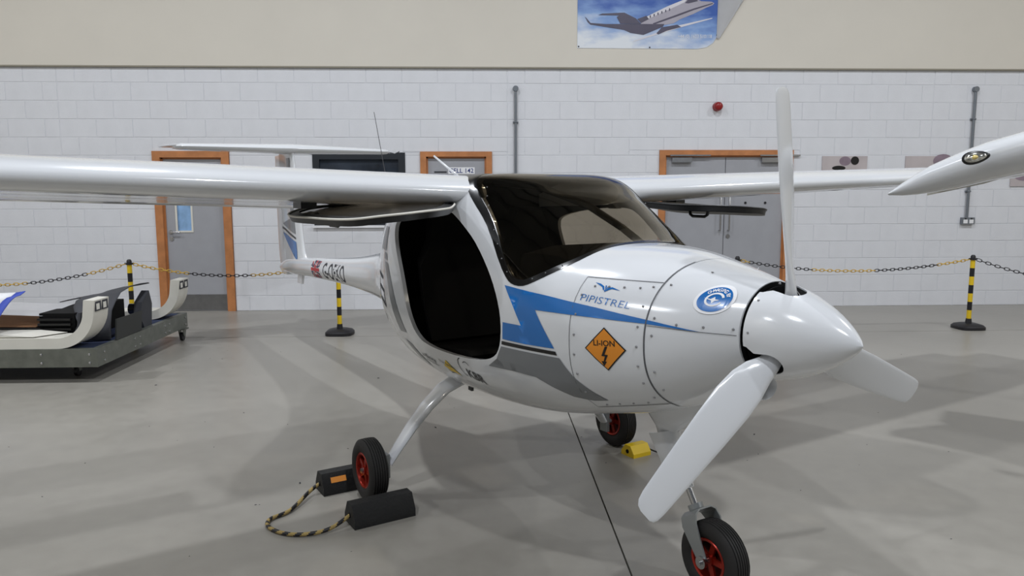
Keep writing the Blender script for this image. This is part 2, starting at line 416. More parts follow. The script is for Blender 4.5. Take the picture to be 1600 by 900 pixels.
d3 = tag(empty('door_3'), 'grey double door with overhead closers and long pull handles in oak frame', None, kind='structure')
door_frame(2.295, 4.054, 2.062, d3, .08)
for a, b, c1, hx in ((2.395, 3.172, 2.46, 3.115), (3.180, 3.955, 3.64, 3.233)):
    bm = bmesh.new(); box(bm, a, b, LY, LY + .05, .006, 1.97); leaf = obj('door_leaf', bm, M_door, d3)
    bm = bmesh.new(); box(bm, c1, c1 + .26, LY - .055, LY, 1.905, 1.965); bevel(bm, .006, 1); obj('closer_body', bm, M_chrome, leaf)
    bm = bmesh.new(); box(bm, c1 - .03, c1 + .50, LY - .065, LY - .045, 1.985, 2.003); obj('closer_arm', bm, M_chrome, leaf)
    bm = bmesh.new(); tube(bm, [(hx, LY, 1.50), (hx, LY - .05, 1.50), (hx, LY - .06, 1.49), (hx, LY - .06, 1.03), (hx, LY - .05, 1.02), (hx, LY, 1.02)], .010, 10); obj('pull_handle', bm, M_chrome, leaf, True, 50)
bm = bmesh.new(); cyl(bm, (3.234, LY, .945), (3.234, LY - .012, .945), .026, seg=20); obj('lock_escutcheon', bm, M_chrome, leaf, True, 40)
for sx in (3.456, 3.72):
    bm = bmesh.new(); cyl(bm, (sx, LY, 1.38), (sx, LY - .008, 1.38), .016, seg=14); obj('bolt_cap', bm, M_blackpl, leaf, True, 40)

w1 = tag(empty('window_1'), 'dark framed office window with smoked glass above a white sill', None, kind='structure')
x0, x1, z0, z1 = -2.165, -.99, 1.105, 2.03
bm = bmesh.new()
for q in subtract((x0, x1, z0, z1), [(x0 + .085, x1 - .085, z0 + .085, z1 - .085)]): box(bm, q[0], q[1], WY - .012, WY + .08, q[2], q[3])
obj('window_frame', bm, mat('anthracite_frame', '#22262c', .4), w1)
bm = bmesh.new(); box(bm, x0 + .085, x1 - .085, WY + .03, WY + .045, z0 + .085, z1 - .085)
obj('pane', bm, mat('dark_pane', '#2c323b', .06, var=.5, scale=3.5), w1)
bm = bmesh.new(); box(bm, x0 - .02, x1 + .02, WY - .04, WY + .02, z0 - .03, z0); obj('window_sill', bm, M_paper, w1)

# wall fittings ---------------------------------------------------
def conduit(x, zt, zb, label, socket):
    e = tag(empty('conduit', (x, WY, zb)), label, 'conduit')
    bm = bmesh.new(); cyl(bm, (0, -.03, 0), (0, -.03, zt - zb - .03), .0175, seg=12); obj('pipe', bm, M_conduit, e, True, 40)
    bm = bmesh.new(); lathe(bm, [(-.055, .033), (-.05, .036), (0, .036)], 'y', 20, (0, 0, zt - zb)); obj('junction_box', bm, M_conduit, e, True, 40)
    for zz in ([zt - zb - .42] if not socket else [zt - zb - .38, .35]):
        bm = bmesh.new(); box(bm, -.034, .034, -.022, 0, zz - .012, zz + .012); tube(bm, [(-.024, -.02, zz), (-.02, -.045, zz), (0, -.052, zz), (.02, -.045, zz), (.024, -.02, zz)], .006, 6); obj('saddle_clip', bm, M_conduit, e)
    return e
conduit(.428, 2.83, 1.2, 'grey vertical conduit pipe on the wall right of the paper-signed door', False)
conduit(6.418, 2.84, 1.175, 'grey vertical conduit pipe running down to the double socket', True)
e = tag(empty('double_socket', (6.435, WY, 1.135)), 'metal double power socket on the wall below the right conduit', 'socket')
bm = bmesh.new(); box(bm, -.085, .085, -.045, 0, -.045, .045); bevel(bm, .004, 1); obj('back_box', bm, M_conduit, e)
for sx in (-.04, .04):
    bm = bmesh.new(); box(bm, sx - .028, sx + .028, -.049, -.045, -.032, .018); obj('outlet', bm, M_paper, e)
    bm = bmesh.new(); box(bm, sx - .008, sx + .008, -.053, -.045, .022, .038); obj('switch', bm, M_blackpl, e)
e = tag(empty('alarm_sounder', (3.03, WY, 2.612)), 'round red fire alarm sounder on the white block wall', 'alarm')
bm = bmesh.new(); lathe(bm, [(-.03, .055), (0, .06)], 'y', 24); obj('base', bm, M_redlens, e, True, 40)
bm = bmesh.new(); lathe(bm, [(-.105, .0), (-.103, .03), (-.09, .05), (-.05, .058), (-.03, .052)], 'y', 24); obj('sounder_dome', bm, M_redlens, e, True, 60)
def picture(x0, x1, z0, z1, label, blobs):
    e = tag(empty('picture', (x0, WY, z0)), label, 'picture', 'small aviation prints on the wall'); w, h = x1 - x0, z1 - z0
    bm = bmesh.new(); box(bm, 0, w, -.018, 0, 0, h); obj('panel', bm, M_pink, e)
    bm = bmesh.new()
    for q in subtract((0, w, 0, h), [(.008, w - .008, .008, h - .008)]): box(bm, q[0], q[1], -.022, 0, q[2], q[3])
    obj('frame_edge', bm, mat('grey_edge', '#6d6e74', .5), e)
    for i, (a, b, r_, sq, mm) in enumerate(blobs):
        pol = [(a + r_ * math.cos(t) * sq, b + r_ * math.sin(t)) for t in [2 * math.pi * k / 20 for k in range(20)]]
        mapped('print', [pol], lambda u, v, i=i: Vector((u, -.0195 - .0006 * i, v)), mm, e, 1)
M_print2 = mat('print_mauve', '#8b7a86', .5, var=.2, scale=5)
picture(4.441, 5.038, 1.59, 1.985, 'landscape print with round black engine intake, behind the left wing', [(.30, .33, .06, 1.3, M_print2), (.43, .335, .055, 1, M_black), (.22, .24, .03, 3, M_black)])
picture(5.552, 6.15, 1.59, 1.985, 'pale print half hidden behind the drooped wing tip', [(.5, .33, .09, 1.5, M_print2)])
picture(6.985, 7.58, 1.59, 1.985, 'pinkish print at the right edge below the drooped wing tip', [(.2, .12, .05, 3, M_print2), (.18, .23, .05, 1, M_black), (.3, .05, .03, 4, M_paper)])

# poster ----------------------------------------------------------
po = tag(empty('poster', (1.209, WY - .03, 3.331)), 'blue banner of a climbing business jet with a phone number, corner peeling', 'poster')
PW, PH = 1.775, 1.25
def sky_print():
    m = bpy.data.materials.new('printed_sky'); m.use_nodes = True; nt = m.node_tree; b = nt.nodes['Principled BSDF']
    tc = nt.nodes.new('ShaderNodeTexCoord'); mp = nt.nodes.new('ShaderNodeMapping'); mp.inputs['Scale'].default_value = (1.2, 1, 3.2); mp.inputs['Rotation'].default_value = (0, R(14), 0)
    nz = nt.nodes.new('ShaderNodeTexNoise'); nz.inputs['Scale'].default_value = 2.2; nz.inputs['Detail'].default_value = 6
    sp = nt.nodes.new('ShaderNodeSeparateXYZ'); gr = nt.nodes.new('ShaderNodeMapRange'); gr.inputs['From Min'].default_value = 0.0; gr.inputs['From Max'].default_value = .55; gr.inputs['To Min'].default_value = .42; gr.inputs['To Max'].default_value = -.28
    gx = nt.nodes.new('ShaderNodeMapRange'); gx.inputs['From Max'].default_value = 1.7; gx.inputs['To Min'].default_value = .14; gx.inputs['To Max'].default_value = -.10
    ad = nt.nodes.new('ShaderNodeMath'); ad.operation = 'ADD'; ad2 = nt.nodes.new('ShaderNodeMath'); ad2.operation = 'ADD'
    rp = nt.nodes.new('ShaderNodeValToRGB'); cr = rp.color_ramp; cr.elements[0].position = .2; cr.elements[0].color = hexc('#2f58a8') + (1,); cr.elements[1].position = .95; cr.elements[1].color = hexc('#dfe3e8') + (1,)
    el = cr.elements.new(.55); el.color = hexc('#7f9fd0') + (1,)
    nt.links.new(tc.outputs['Object'], mp.inputs['Vector']); nt.links.new(mp.outputs[0], nz.inputs['Vector']); nt.links.new(tc.outputs['Object'], sp.inputs[0])
    nt.links.new(sp.outputs['Z'], gr.inputs['Value']); nt.links.new(sp.outputs['X'], gx.inputs['Value'])
    nt.links.new(nz.outputs['Fac'], ad.inputs[0]); nt.links.new(gr.outputs[0], ad.inputs[1]); nt.links.new(ad.outputs[0], ad2.inputs[0]); nt.links.new(gx.outputs[0], ad2.inputs[1])
    nt.links.new(ad2.outputs[0], rp.inputs['Fac']); nt.links.new(rp.outputs[0], b.inputs['Base Color']); b.inputs['Roughness'].default_value = .35
    return m
def pp(X, Y):  # print coordinates (banner pixels) -> banner metres
    return ((X - 112) * PW / 1075, (382 - Y) * PW / 1075)
outl = [(112, 382), (1040, 384), (1110, 372), (1160, 340), (1186, 300), (1190, 200), (1196, 60), (1200, -380), (112, -380)]
bm = flat([[pp(*q) for q in outl]]); gridcut(bm, .1)
for v in bm.verts:
    v.co = Vector((v.co.x, -.006, v.co.y))
bmesh.ops.recalc_face_normals(bm, faces=bm.faces); bmesh.ops.solidify(bm, geom=bm.faces[:], thickness=.002)
sheet = obj('banner_sheet', bm, sky_print(), po)
bm = bmesh.new()   # rolled back corner: white reverse side curling off the wall
rings = []
for i in range(12):
    t = i / 11; zb_ = pp(0, 300 - t * 680)[1]
    row = []
    for j in range(9):
        s = j / 8; wid = (18 + t * 420) * PW / 1075
        row.append((pp(1186 + 8 * t, 0)[0] + s * wid, -.012 - .06 * math.sin(s * math.pi * .8) * (.3 + .7 * t), zb_ - .02 * s * (1 - t)))
    rings.append(row)
loft(bm, rings, False, False); bmesh.ops.solidify(bm, geom=bm.faces[:], thickness=.002); obj('peeled_corner', bm, M_paper, po, True)
def pprint(name, polys, m, lv):
    return mapped(name, [[pp(*q) for q in p] for p in polys], lambda a, b: Vector((a, -.0085 - .0004 * lv, b)), m, sheet, 5)
M_jet = mat('print_jet_grey', '#a8a3ae', .4, var=.06); M_jetd = mat('print_jet_dark', '#4e4a5c', .4, var=.1); M_jetl = mat('print_jet_light', '#d6d3d9', .4)
pprint('printed_jet', [[(600, 175), (640, 148), (780, 80), (900, 30), (960, 8), (1020, 12), (1060, 30), (1140, 33), (1163, 44), (1150, 58), (1100, 78), (1000, 125), (900, 165), (850, 195), (760, 210), (600, 205)]], M_jet, 1)
pprint('printed_jet', [[(600, 168), (700, 118), (800, 70), (940, 14), (960, 6), (930, 40), (800, 100), (660, 160)]], M_jetl, 2)
pprint('printed_jet', [[(690, 196), (860, 135), (1000, 85), (1150, 42), (1150, 50), (1000, 98), (860, 150), (700, 205)], [(935, 45), (955, 22), (985, 10), (1030, 22), (1035, 30), (960, 48)]], M_jetd, 3)
pprint('printed_jet', [[(168, 150), (180, 160), (212, 196), (330, 203), (780, 200), (770, 220), (620, 282), (520, 268), (470, 246), (210, 208), (190, 190)], [(412, 150), (470, 118), (560, 160), (600, 200), (440, 200)]], M_jetd, 2)
pprint('printed_jet', [[(270, 138), (300, 126), (470, 118), (480, 134), (420, 140)], [(570, 165), (640, 140), (660, 165), (600, 195)], [(720, 270), (760, 225), (880, 205), (910, 222), (800, 250), (735, 278)]], M_jetd, 3)
pprint('printed_jet', [[(880, 212), (1150, 152), (1150, 158), (900, 226), (540, 335), (545, 326)]], M_jetl, 1)
for i in range(6):
    cx, cy = 670 + i * 29.5, 146 - i * 10.5
    pprint('printed_window', [[(cx + 5 * math.cos(t), cy + 11 * math.sin(t)) for t in [2 * math.pi * k / 10 for k in range(10)]]], M_jetd, 4)
tb = text_bm('+44 (0) 1603 510118', 1.0); w_ = max(v.co.x for v in tb.verts); a0, b0 = pp(886, 303); xf2(tb, (pp(1150, 0)[0] - a0) / w_, .062, 0, a0, b0)
mapped('phone_number', tb, lambda a, b: Vector((a, -.010, b)), M_paper, sheet, 5)
for X, Y in ((122, 370), (670, 374), (1190, 280)):
    a, b = pp(X, Y); bm = bmesh.new(); lathe(bm, [(-.014, .004), (-.012, .009), (-.006, .009)], 'y', 10, (a, 0, b)); obj('fixing_stud', bm, M_blackpl, sheet)

# ------------------------------------------------------------------ the aircraft
AC = empty('light_aircraft', (.113, 4.028, 0), R(-60.7))
tag(AC, 'white high-wing electric light aircraft with blue zigzag stripe, open gull doors and smoked windscreen', 'aircraft')
ST = [  # x, top, bottom, half width, height of max width, n top, n bottom
    (-4.52, .80, .715, .030, .755, 2, 2), (-4.2, .87, .715, .065, .79, 2, 2), (-3.4, .928, .748, .088, .838, 2, 2), (-2.3, 1.012, .775, .122, .892, 2, 2),
    (-1.8, 1.075, .765, .155, .925, 2.1, 2), (-1.4, 1.155, .735, .20, .955, 2.2, 2.1), (-1.06, 1.30, .675, .285, .98, 2.4, 2.2), (-.8, 1.45, .61, .392, .99, 2.7, 2.2), (-.55, 1.56, .548, .478, 1.0, 3.4, 2.3),
    (-.25, 1.60, .51, .533, 1.0, 4.6, 2.4), (.1, 1.612, .498, .55, 1.0, 5.6, 2.5), (.4, 1.611, .505, .55, 1.0, 5.4, 2.5), (.65, 1.526, .525, .543, 1.0, 3.6, 2.5), (.85, 1.425, .553, .527, .995, 2.9, 2.5),
    (1.0, 1.350, .585, .502, .99, 2.6, 2.5), (1.1, 1.316, .610, .478, .985, 2.5, 2.5), (1.22, 1.312, .640, .445, .985, 2.4, 2.5), (1.35, 1.302, .675, .400, .99, 2.3, 2.4),
    (1.5, 1.279, .728, .335, 1.0, 2.2, 2.3), (1.65, 1.250, .810, .258, 1.03, 2.1, 2.1), (1.775, 1.224, .890, .172, 1.057, 2, 2)]
SF = [pchip([s[0] for s in ST], [s[i] for s in ST]) for i in range(1, 7)]
def sec(x): return [f(x) for f in SF]
def ring(x, d=0.0, N=88):
    zt, zb, w, zc, nt_, nb = sec(x); zt -= d; zb += d; w -= d; r_ = []
    for k in range(N):
        t = 2 * math.pi * k / N; c, s = math.cos(t), math.sin(t)
        n = nt_ if s >= 0 else nb; h = zt - zc if s >= 0 else zc - zb
        r_.append((x, w * math.copysign(abs(c) ** (2 / n), c), zc + h * math.copysign(abs(s) ** (2 / n), s)))
    return r_
def ysurf(x, z):
    zt, zb, w, zc, nt_, nb = sec(x)
    t = (z - zc) / (zt - zc) if z >= zc else (zc - z) / (zc - zb); n = nt_ if z >= zc else nb
    t = min(max(t, 0), .999); return w * (1 - t ** n) ** (1 / n)
def skin(x, z, side=-1, off=.002):
    y = ysurf(x, z); e = .004
    gx = (ysurf(x + e, z) - ysurf(x - e, z)) / (2 * e); gz = (ysurf(x, z + e) - ysurf(x, z - e)) / (2 * e)
    n = Vector((-gx, 1, -gz)).normalized(); p = Vector((x, y, z)) + n * off
    return Vector((p.x, side * p.y, p.z))
def xs(a, b, step):
    n = max(2, int((b - a) / step)); return [a + (b - a) * i / n for i in range(n + 1)]
WS = [(.13, 1.80), (.13, 1.590), (.30, 1.590), (.385, 1.582), (.455, 1.548), (.575, 1.455), (.70, 1.355), (.815, 1.225), (.872, 1.172), (.905, 1.156), (.95, 1.152), (.99, 1.165), (1.05, 1.203), (1.105, 1.252), (1.118, 1.285), (1.115, 1.80)]
WS = WS[:2] + [q for q in smoothpoly(WS, 1) if q[1] < 1.585 or q[0] > 1.0 and q[1] < 1.4] + WS[-1:]
DOOR = smoothpoly([(.40, 1.447), (.50, 1.405), (.66, 1.294), (.79, 1.16), (.852, 1.03), (.848, .905), (.78, .83), (.60, .792), (.36, .778), (.17, .776), (.04, .80), (-.04, .905), (-.11, 1.067), (-.205, 1.24), (-.232, 1.33), (-.20, 1.385), (.06, 1.428)], 2)
body_bm = bmesh.new(); loft(body_bm, [ring(x) for x in xs(-4.52, -1.5, .12)[:-1] + xs(-1.5, 1.498, .028)])
body = tmp(body_bm, M_white)
inn = bmesh.new(); loft(inn, [ring(x, .02) for x in xs(-.62, 1.20, .03)]); inn = tmp(inn)
dR = tmp(prism(DOOR, -1.0, -.18)); dL = tmp(prism(DOOR, .18, 1.0)); wsP = tmp(prism(WS, -1.0, 1.0))
boolean(body, [inn]); boolean(body, [dR]); boolean(body, [dL]); boolean(body, [wsP])
me = body.data; me.materials.clear(); me.materials.append(M_white); me.materials.append(M_dark)
for p in me.polygons:
    c = p.center; ins = False
    if -.63 < c.x < 1.21:
        zt, zb, w, zc, nt_, nb = sec(c.x)
        n = nt_ if c.z >= zc else nb; h = (zt - zc) if c.z >= zc else (zc - zb)
        q = (abs((c.z - zc) / h) ** n + abs(c.y / w) ** n)
        qi = (abs((c.z - zc) / max(.01, h - .02)) ** n + abs(c.y / (w - .02)) ** n)
        ins = qi < 1.02
    p.material_index = 1 if ins else 0
    p.use_smooth = True
me.set_sharp_from_angle(angle=R(32))
body.name = 'fuselage'; me.name = 'fuselage'; body.parent = AC
# windscreen glass + seal
def shell(d0, d1):
    a = bmesh.new(); loft(a, [ring(x, d0) for x in xs(-.05, 1.3, .028)]); a = tmp(a)
    b = bmesh.new(); loft(b, [ring(x, d1) for x in xs(-.1, 1.35, .028)]); b = tmp(b)
    boolean(a, [b]); drop(b); return a
WSI = inset(WS, .024)
pI = tmp(prism(WSI, -1.0, 1.0)); glass = shell(.0005, .006); seal = shell(-.0015, .010)
boolean(glass, [pI], 'INTERSECT'); boolean(seal, [wsP], 'INTERSECT'); boolean(seal, [pI])
for o, nm, mm in ((glass, 'windscreen', M_glass), (seal, 'windscreen_seal', M_seal)):
    o.name = nm; o.data.name = nm; o.data.materials.clear(); o.data.materials.append(mm)
    o.data.polygons.foreach_set('use_smooth', [True] * len(o.data.polygons)); o.data.set_sharp_from_angle(angle=R(32))
    for p in o.data.polygons: p.material_index = 0
glass.parent = AC; seal.parent = glass
tag(glass, 'smoked tinted windscreen')
drop(inn, dR, dL, wsP, pI)
bm = bmesh.new()   # small fixings along the windscreen edge
edge = [(.52, 1.53), (.56, 1.492), (.60, 1.452), (.65, 1.402), (.70, 1.352), (.75, 1.296), (.80, 1.24), (.85, 1.19), (1.0, 1.172), (1.04, 1.196), (1.075, 1.226)]
for x, z in edge:
    for sd in (-1, 1):
        p = skin(x + .012 if x < .9 else x - .008, z + .012, sd, .003); bmesh.ops.create_icosphere(bm, subdivisions=1, radius=.003, matrix=Matrix.Translation(p))
tag(obj('screws', bm, M_screw, glass), kind='stuff')
# nose cowl (separate panel in front of the seam)
bm = bmesh.new(); loft(bm, [ring(x) for x in xs(1.503, 1.775, .02)]); cowl = obj('nose_cowl', bm, M_white, AC, True, 35)
bm = bmesh.new(); lathe(bm, [(1.7752, .165), (1.777, .165)], 'x', 40, (0, 0, 1.057)); obj('cowl_opening', bm, M_dark, cowl)

# paint and markings on the skin
def S(side=-1, off=.002): return lambda a, b: skin(a, b, side, off)
blue = [(.865, 1.150), (1.0, 1.136), (1.31, 1.106), (1.50, 1.082), (1.675, 1.058), (1.50, 1.068), (1.32, 1.070), (1.045, 1.070), (1.145, .933), (1.0, .929), (.862, .930), (.866, 1.0), (.975, 1.0), (.92, 1.08)]
mapped('blue_stripe', [blue], S(), M_blue, body)
black = [(.856, .921), (1.15, .922), (1.156, .908), (.852, .906)]
mapped('black_stripe', [black], S(), M_black, body)
grey = [(.848, .897), (1.165, .899), (1.215, .83), (1.30, .748), (1.24, .736), (1.16, .738), (1.09, .765), (1.02, .797), (.90, .80), (.72, .79), (.80, .835)]
mapped('grey_stripe', [grey], S(), M_grey, body)
mapped('grey_stripe', [[(-.44, 1.34), (-.34, 1.34), (-.385, 1.21), (-.53, 1.215)], [(-.43, 1.20), (-.37, 1.195), (-.355, 1.16), (-.425, 1.165)], [(-.42, 1.15), (-.35, 1.145), (-.25, 1.0), (-.12, .80), (-.22, .795), (-.33, .98)],
        [(-.20, .755), (-.11, .74), (-.02, .67), (.02, .63), (-.05, .645), (-.13, .69)]], S(), M_grey, body)
mapped('tail_marking', [[(-.64, 1.085), (-.50, 1.06), (-.50, 1.04), (-.64, 1.065)], [(-.64, 1.035), (-.62, 1.03), (-.60, .935), (-.62, .925)], [(-.64, 1.015), (-.47, .985), (-.47, .967), (-.63, .995)], [(-.62, .945), (-.44, .905), (-.44, .888), (-.61, .925)], [(-.49, .985), (-.47, .98), (-.44, .895), (-.46, .895)]], S(), M_charcoal, body)
# mirrored stripes on the left side
mapped('blue_stripe', [blue], S(1), M_blue, body); mapped('grey_stripe', [grey], S(1), M_grey, body); mapped('black_stripe', [black], S(1), M_black, body)
# access panel seams and screws
def ribbon(pts, w, fn):
    bm = bmesh.new(); L_ = []
    for i, p in enumerate(pts):
        d = Vector(pts[min(i + 1, len(pts) - 1)]) - Vector(pts[max(0, i - 1)]); d.normalize(); n = Vector((-d.y, d.x)) * w / 2
        L_.append((bm.verts.new(fn(p[0] + n.x, p[1] + n.y)), bm.verts.new(fn(p[0] - n.x, p[1] - n.y))))
    for a, b in zip(L_, L_[1:]): bm.faces.new((a[0], b[0], b[1], a[1]))
    return bm
def line(a, b, n=14): return [(a[0] + (b[0] - a[0]) * i / n, a[1] + (b[1] - a[1]) * i / n) for i in range(n + 1)]
for sd in (-1, 1):
    for a, b in (((1.215, 1.207), (1.215, .70)), ((1.215, 1.207), (1.497, 1.205)), ((1.215, .70), (1.497, .765))):
        obj('panel_seam', ribbon(line(a, b), .002, S(sd, .002)), M_seam, body)
    obj('panel_seam', ribbon(line((1.505, 1.062), (1.77, 1.055)), .002, S(sd, .0022)), M_seam, cowl)
    obj('panel_seam', ribbon(line((1.5005, 1.27), (1.5005, .75), 40), .004, S(sd, .0026)), M_seam, cowl)
    bm = bmesh.new(); b2 = bmesh.new()
    spots = [(1.235, z) for z in (1.145, 1.075, 1.0, .925, .85, .775)] + [(1.475, z) for z in (1.19, 1.125, 1.055, .985, .915, .85, .79)] + [(1.27 + .055 * i, 1.178 + .002 * i) for i in range(4)] + [(1.27 + .055 * i, .722 + .013 * i) for i in range(4)]
    for x, z in spots:
        bmesh.ops.create_icosphere(bm, subdivisions=1, radius=.0052, matrix=Matrix.Translation(skin(x, z, sd, .001)))
    for x, z in [(1.525, z) for z in (1.2, 1.09, 1.03, .90, .83)] + [(1.60, 1.075), (1.68, 1.075), (1.76, 1.075)] + [(1.60, 1.243)]:
        bmesh.ops.create_icosphere(b2, subdivisions=1, radius=.0052, matrix=Matrix.Translation(skin(x, z, sd, .001)))
    tag(obj('screws', bm, M_screw, body), kind='stuff'); tag(obj('screws', b2, M_screw, cowl), kind='stuff')
# hazard diamond
def regular(cx, cz, r_, n, a0=0): return [(cx + r_ * math.cos(a0 + 2 * math.pi * k / n), cz + r_ * math.sin(a0 + 2 * math.pi * k / n)) for k in range(n)]
DC = (1.362, .962); tl = R(4)
mapped('hazard_sign', [regular(DC[0], DC[1], .079, 4, tl)], S(-1, .0024), M_black, body); mapped('hazard_sign', [regular(DC[0], DC[1], .073, 4, tl)], S(-1, .0032), M_orange, body)
tb = text_bm('LI-ION', 1.0, 'CENTER', .012); xf2(tb, .029, .029, tl, DC[0] - .002, DC[1] + .012); mapped('hazard_lettering', tb, S(-1, .004), M_black, body)
bolt = [[(.004, .05), (.016, .05), (-.002, 0), (-.014, 0)], [(-.014, 0), (-.011, .009), (.017, .009), (.014, 0)], [(.004, .004), (.015, .004), (.0, -.034), (-.008, -.034)], [(-.016, -.026), (.010, -.026), (-.006, -.052)]]
mapped('hazard_lettering', [[(DC[0] - .002 + a * .8, DC[1] - .026 + b * .72) for a, b in q] for q in bolt], S(-1, .004), M_black, body).__setitem__('kind', 'stuff')
# maker's lettering and bird emblem
tb = text_bm('PIPISTREL', 1.0, 'LEFT', -.012); w_ = max(v.co.x for v in tb.verts); xf2(tb, .200 / w_, .034, R(-4), 1.232, 1.126); mapped('maker_lettering', tb, S(-1, .0016), M_blue, body)
mapped('bird_emblem', [[(1.2620, 1.1909), (1.2872, 1.1876), (1.3052, 1.1799), (1.3138, 1.1663), (1.3066, 1.1688), (1.3002, 1.1765), (1.2872, 1.1816)], [(1.3138, 1.1663), (1.3210, 1.1816), (1.3246, 1.1833), (1.3167, 1.1612)], [(1.3088, 1.1833), (1.3138, 1.1833), (1.3167, 1.1748), (1.3138, 1.1714)], [(1.3167, 1.1612), (1.3246, 1.1765), (1.3376, 1.1790), (1.3736, 1.1697), (1.3390, 1.1731), (1.3304, 1.1697)]], S(-1, .0016), M_blue, body)
# round charging sticker
SC = (1.683, 1.163); E1 = (.051, .041)
def ell(k, n=36): return [(SC[0] + E1[0] * k * math.cos(2 * math.pi * i / n), SC[1] + E1[1] * k * math.sin(2 * math.pi * i / n)) for i in range(n)]
def annulus(k0, k1, a0=0, a1=360, n=30, c=SC, e=E1):
    ps = []
    for i in range(n):
        t0, t1 = R(a0 + (a1 - a0) * i / n), R(a0 + (a1 - a0) * (i + 1) / n)
        ps.append([(c[0] + e[0] * k * math.cos(t), c[1] + e[1] * k * math.sin(t)) for k, t in ((k0, t0), (k1, t0), (k1, t1), (k0, t1))])
    return ps
mapped('charging_sticker', [ell(1.12)], S(-1, .002), M_paper, cowl, .02); mapped('charging_sticker', [ell(.93)], S(-1, .0028), M_blue, cowl, .02)
mapped('charging_sticker', annulus(.40, .52, 20, 335), S(-1, .0036), M_paper, cowl, .05)
mapped('charging_sticker', [[(SC[0] + E1[0] * a, SC[1] + E1[1] * b) for a, b in ((-.62, .1), (-.2, .02), (-.02, .2), (.05, .02), (.3, -.02), (.06, -.1), (-.05, -.3), (-.14, -.08))]], S(-1, .0036), M_paper, cowl, .05)
def arc_text(s, k, a0, a1, h, flip=False):
    for i, ch in enumerate(s):
        if ch == ' ': continue
        t = R(a0 + (a1 - a0) * i / (len(s) - 1)); tb = text_bm(ch, 1.0, 'CENTER', .02)
        ang = t - math.pi / 2 if not flip else t + math.pi / 2
        for v in tb.verts:
            a, b = v.co.x * h, (v.co.y - .35) * h; v.co = Vector((SC[0] + E1[0] * k * math.cos(t) + a * math.cos(ang) - b * math.sin(ang), SC[1] + E1[1] * k * math.sin(t) + a * math.sin(ang) + b * math.cos(ang), 0))
        mapped('sticker_lettering', tb, S(-1, .0036), M_paper, cowl, .05)
arc_text('CHARGING BY', .72, 135, 25, .013)
# sponsor lettering along the sill
tb = text_bm('x-ffinity', 1.0, 'LEFT', .01); w_ = max(v.co.x for v in tb.verts); xf2(tb, .155 / w_, .036, R(-4), -.01, .697); mapped('sponsor_lettering', tb, S(), M_black, body)
mapped('sponsor_lettering', [[(.015, .684), (.147, .673), (.147, .669), (.015, .680)]], S(), M_black, body)
mapped('sponsor_emblem', [[(.235, .692), (.29, .732), (.345, .688), (.38, .668), (.315, .675), (.28, .672)]], S(), M_yellow, body); mapped('sponsor_emblem', [[(.23, .69), (.28, .670), (.315, .673), (.385, .664), (.315, .668), (.28, .664)]], S(-1, .0028), M_black, body)
tb = text_bm('Elbit Systems', 1.0, 'LEFT', .0); w_ = max(v.co.x for v in tb.verts); xf2(tb, .16 / w_, .020, R(-5), .20, .708); mapped('sponsor_lettering', tb, S(-1, .003), M_black, body)
tb = text_bm('KBR', 1.0, 'LEFT', .02); w_ = max(v.co.x for v in tb.verts); xf2(tb, .135 / w_, .062, R(-5), .475, .686); mapped('sponsor_lettering', tb, S(), M_black, body)
mapped('sponsor_lettering', annulus(.9, 1.0, 100, 250, 14, (.475, .729), (.05, .05)), S(), M_black, body, .05); mapped('sponsor_lettering', annulus(.86, 1.0, 20, 150, 12, (.505, .744), (.03, .022)), S(), M_black, body, .05)
# registration and flag on the tail boom
tb = text_bm('G-OEKO', 1.0, 'LEFT', .01); w_ = max(v.co.x for v in tb.verts); xf2(tb, .62 / w_, .19, R(2), -2.84, .80); mapped('registration', tb, S(-1, .0015), M_charcoal, body, .05)
tb = text_bm('G-OEKO', 1.0, 'LEFT', .01); w_ = max(v.co.x for v in tb.verts); xf2(tb, -.62 / w_, .19, R(2), -2.22, .82); mapped('registration', tb, S(1, .0015), M_charcoal, body, .05)
fx0, fx1, fz0, fz1 = -3.20, -2.94, .775, .925
fm, fzm = (fx0 + fx1) / 2, (fz0 + fz1) / 2
def fq(a, b): return (fx0 + (fx1 - fx0) * a, fz0 + (fz1 - fz0) * b + .01 * a)
FL = lambda p: [fq(*q) for q in p]
mapped('union_flag', [FL([(.12, .62), (.38, .62), (.38, .9)]), FL([(.38, 1), (.15, 1), (.38, .72)]) , FL([(.62, .62), (.92, .62), (.62, .9)]), FL([(.62, 1), (.88, 1), (.62, .74)]), FL([(0, .38), (.3, .38), (0, .1)]), FL([(.38, 0), (.14, 0), (.38, .26)]), FL([(.62, .38), (.9, .38), (.62, .1)]), FL([(.62, 0), (.9, 0), (.62, .26)]), FL([(0, .68), (0, .9), (.22, .68)]), FL([(1, .68), (1, .92), (.8, .68)]), FL([(1, .1), (1, .32), (.8, .32)])], S(-1, .0015), M_navyflag, body, .04).__setitem__('kind', 'stuff')
mapped('union_flag', [FL([(0, .41), (1, .41), (1, .59), (0, .59)]), FL([(.42, 0), (.58, 0), (.58, 1), (.42, 1)]), FL([(0, .97), (0, .9), (.36, .64), (.42, .64)]), FL([(1, .03), (1, .1), (.64, .36), (.58, .36)]), FL([(1, .97), (.94, 1), (.6, .66), (.66, .66)]), FL([(0, .03), (.06, 0), (.4, .34), (.34, .34)])], S(-1, .0022), M_redflag, body, .04).__setitem__('kind', 'stuff')

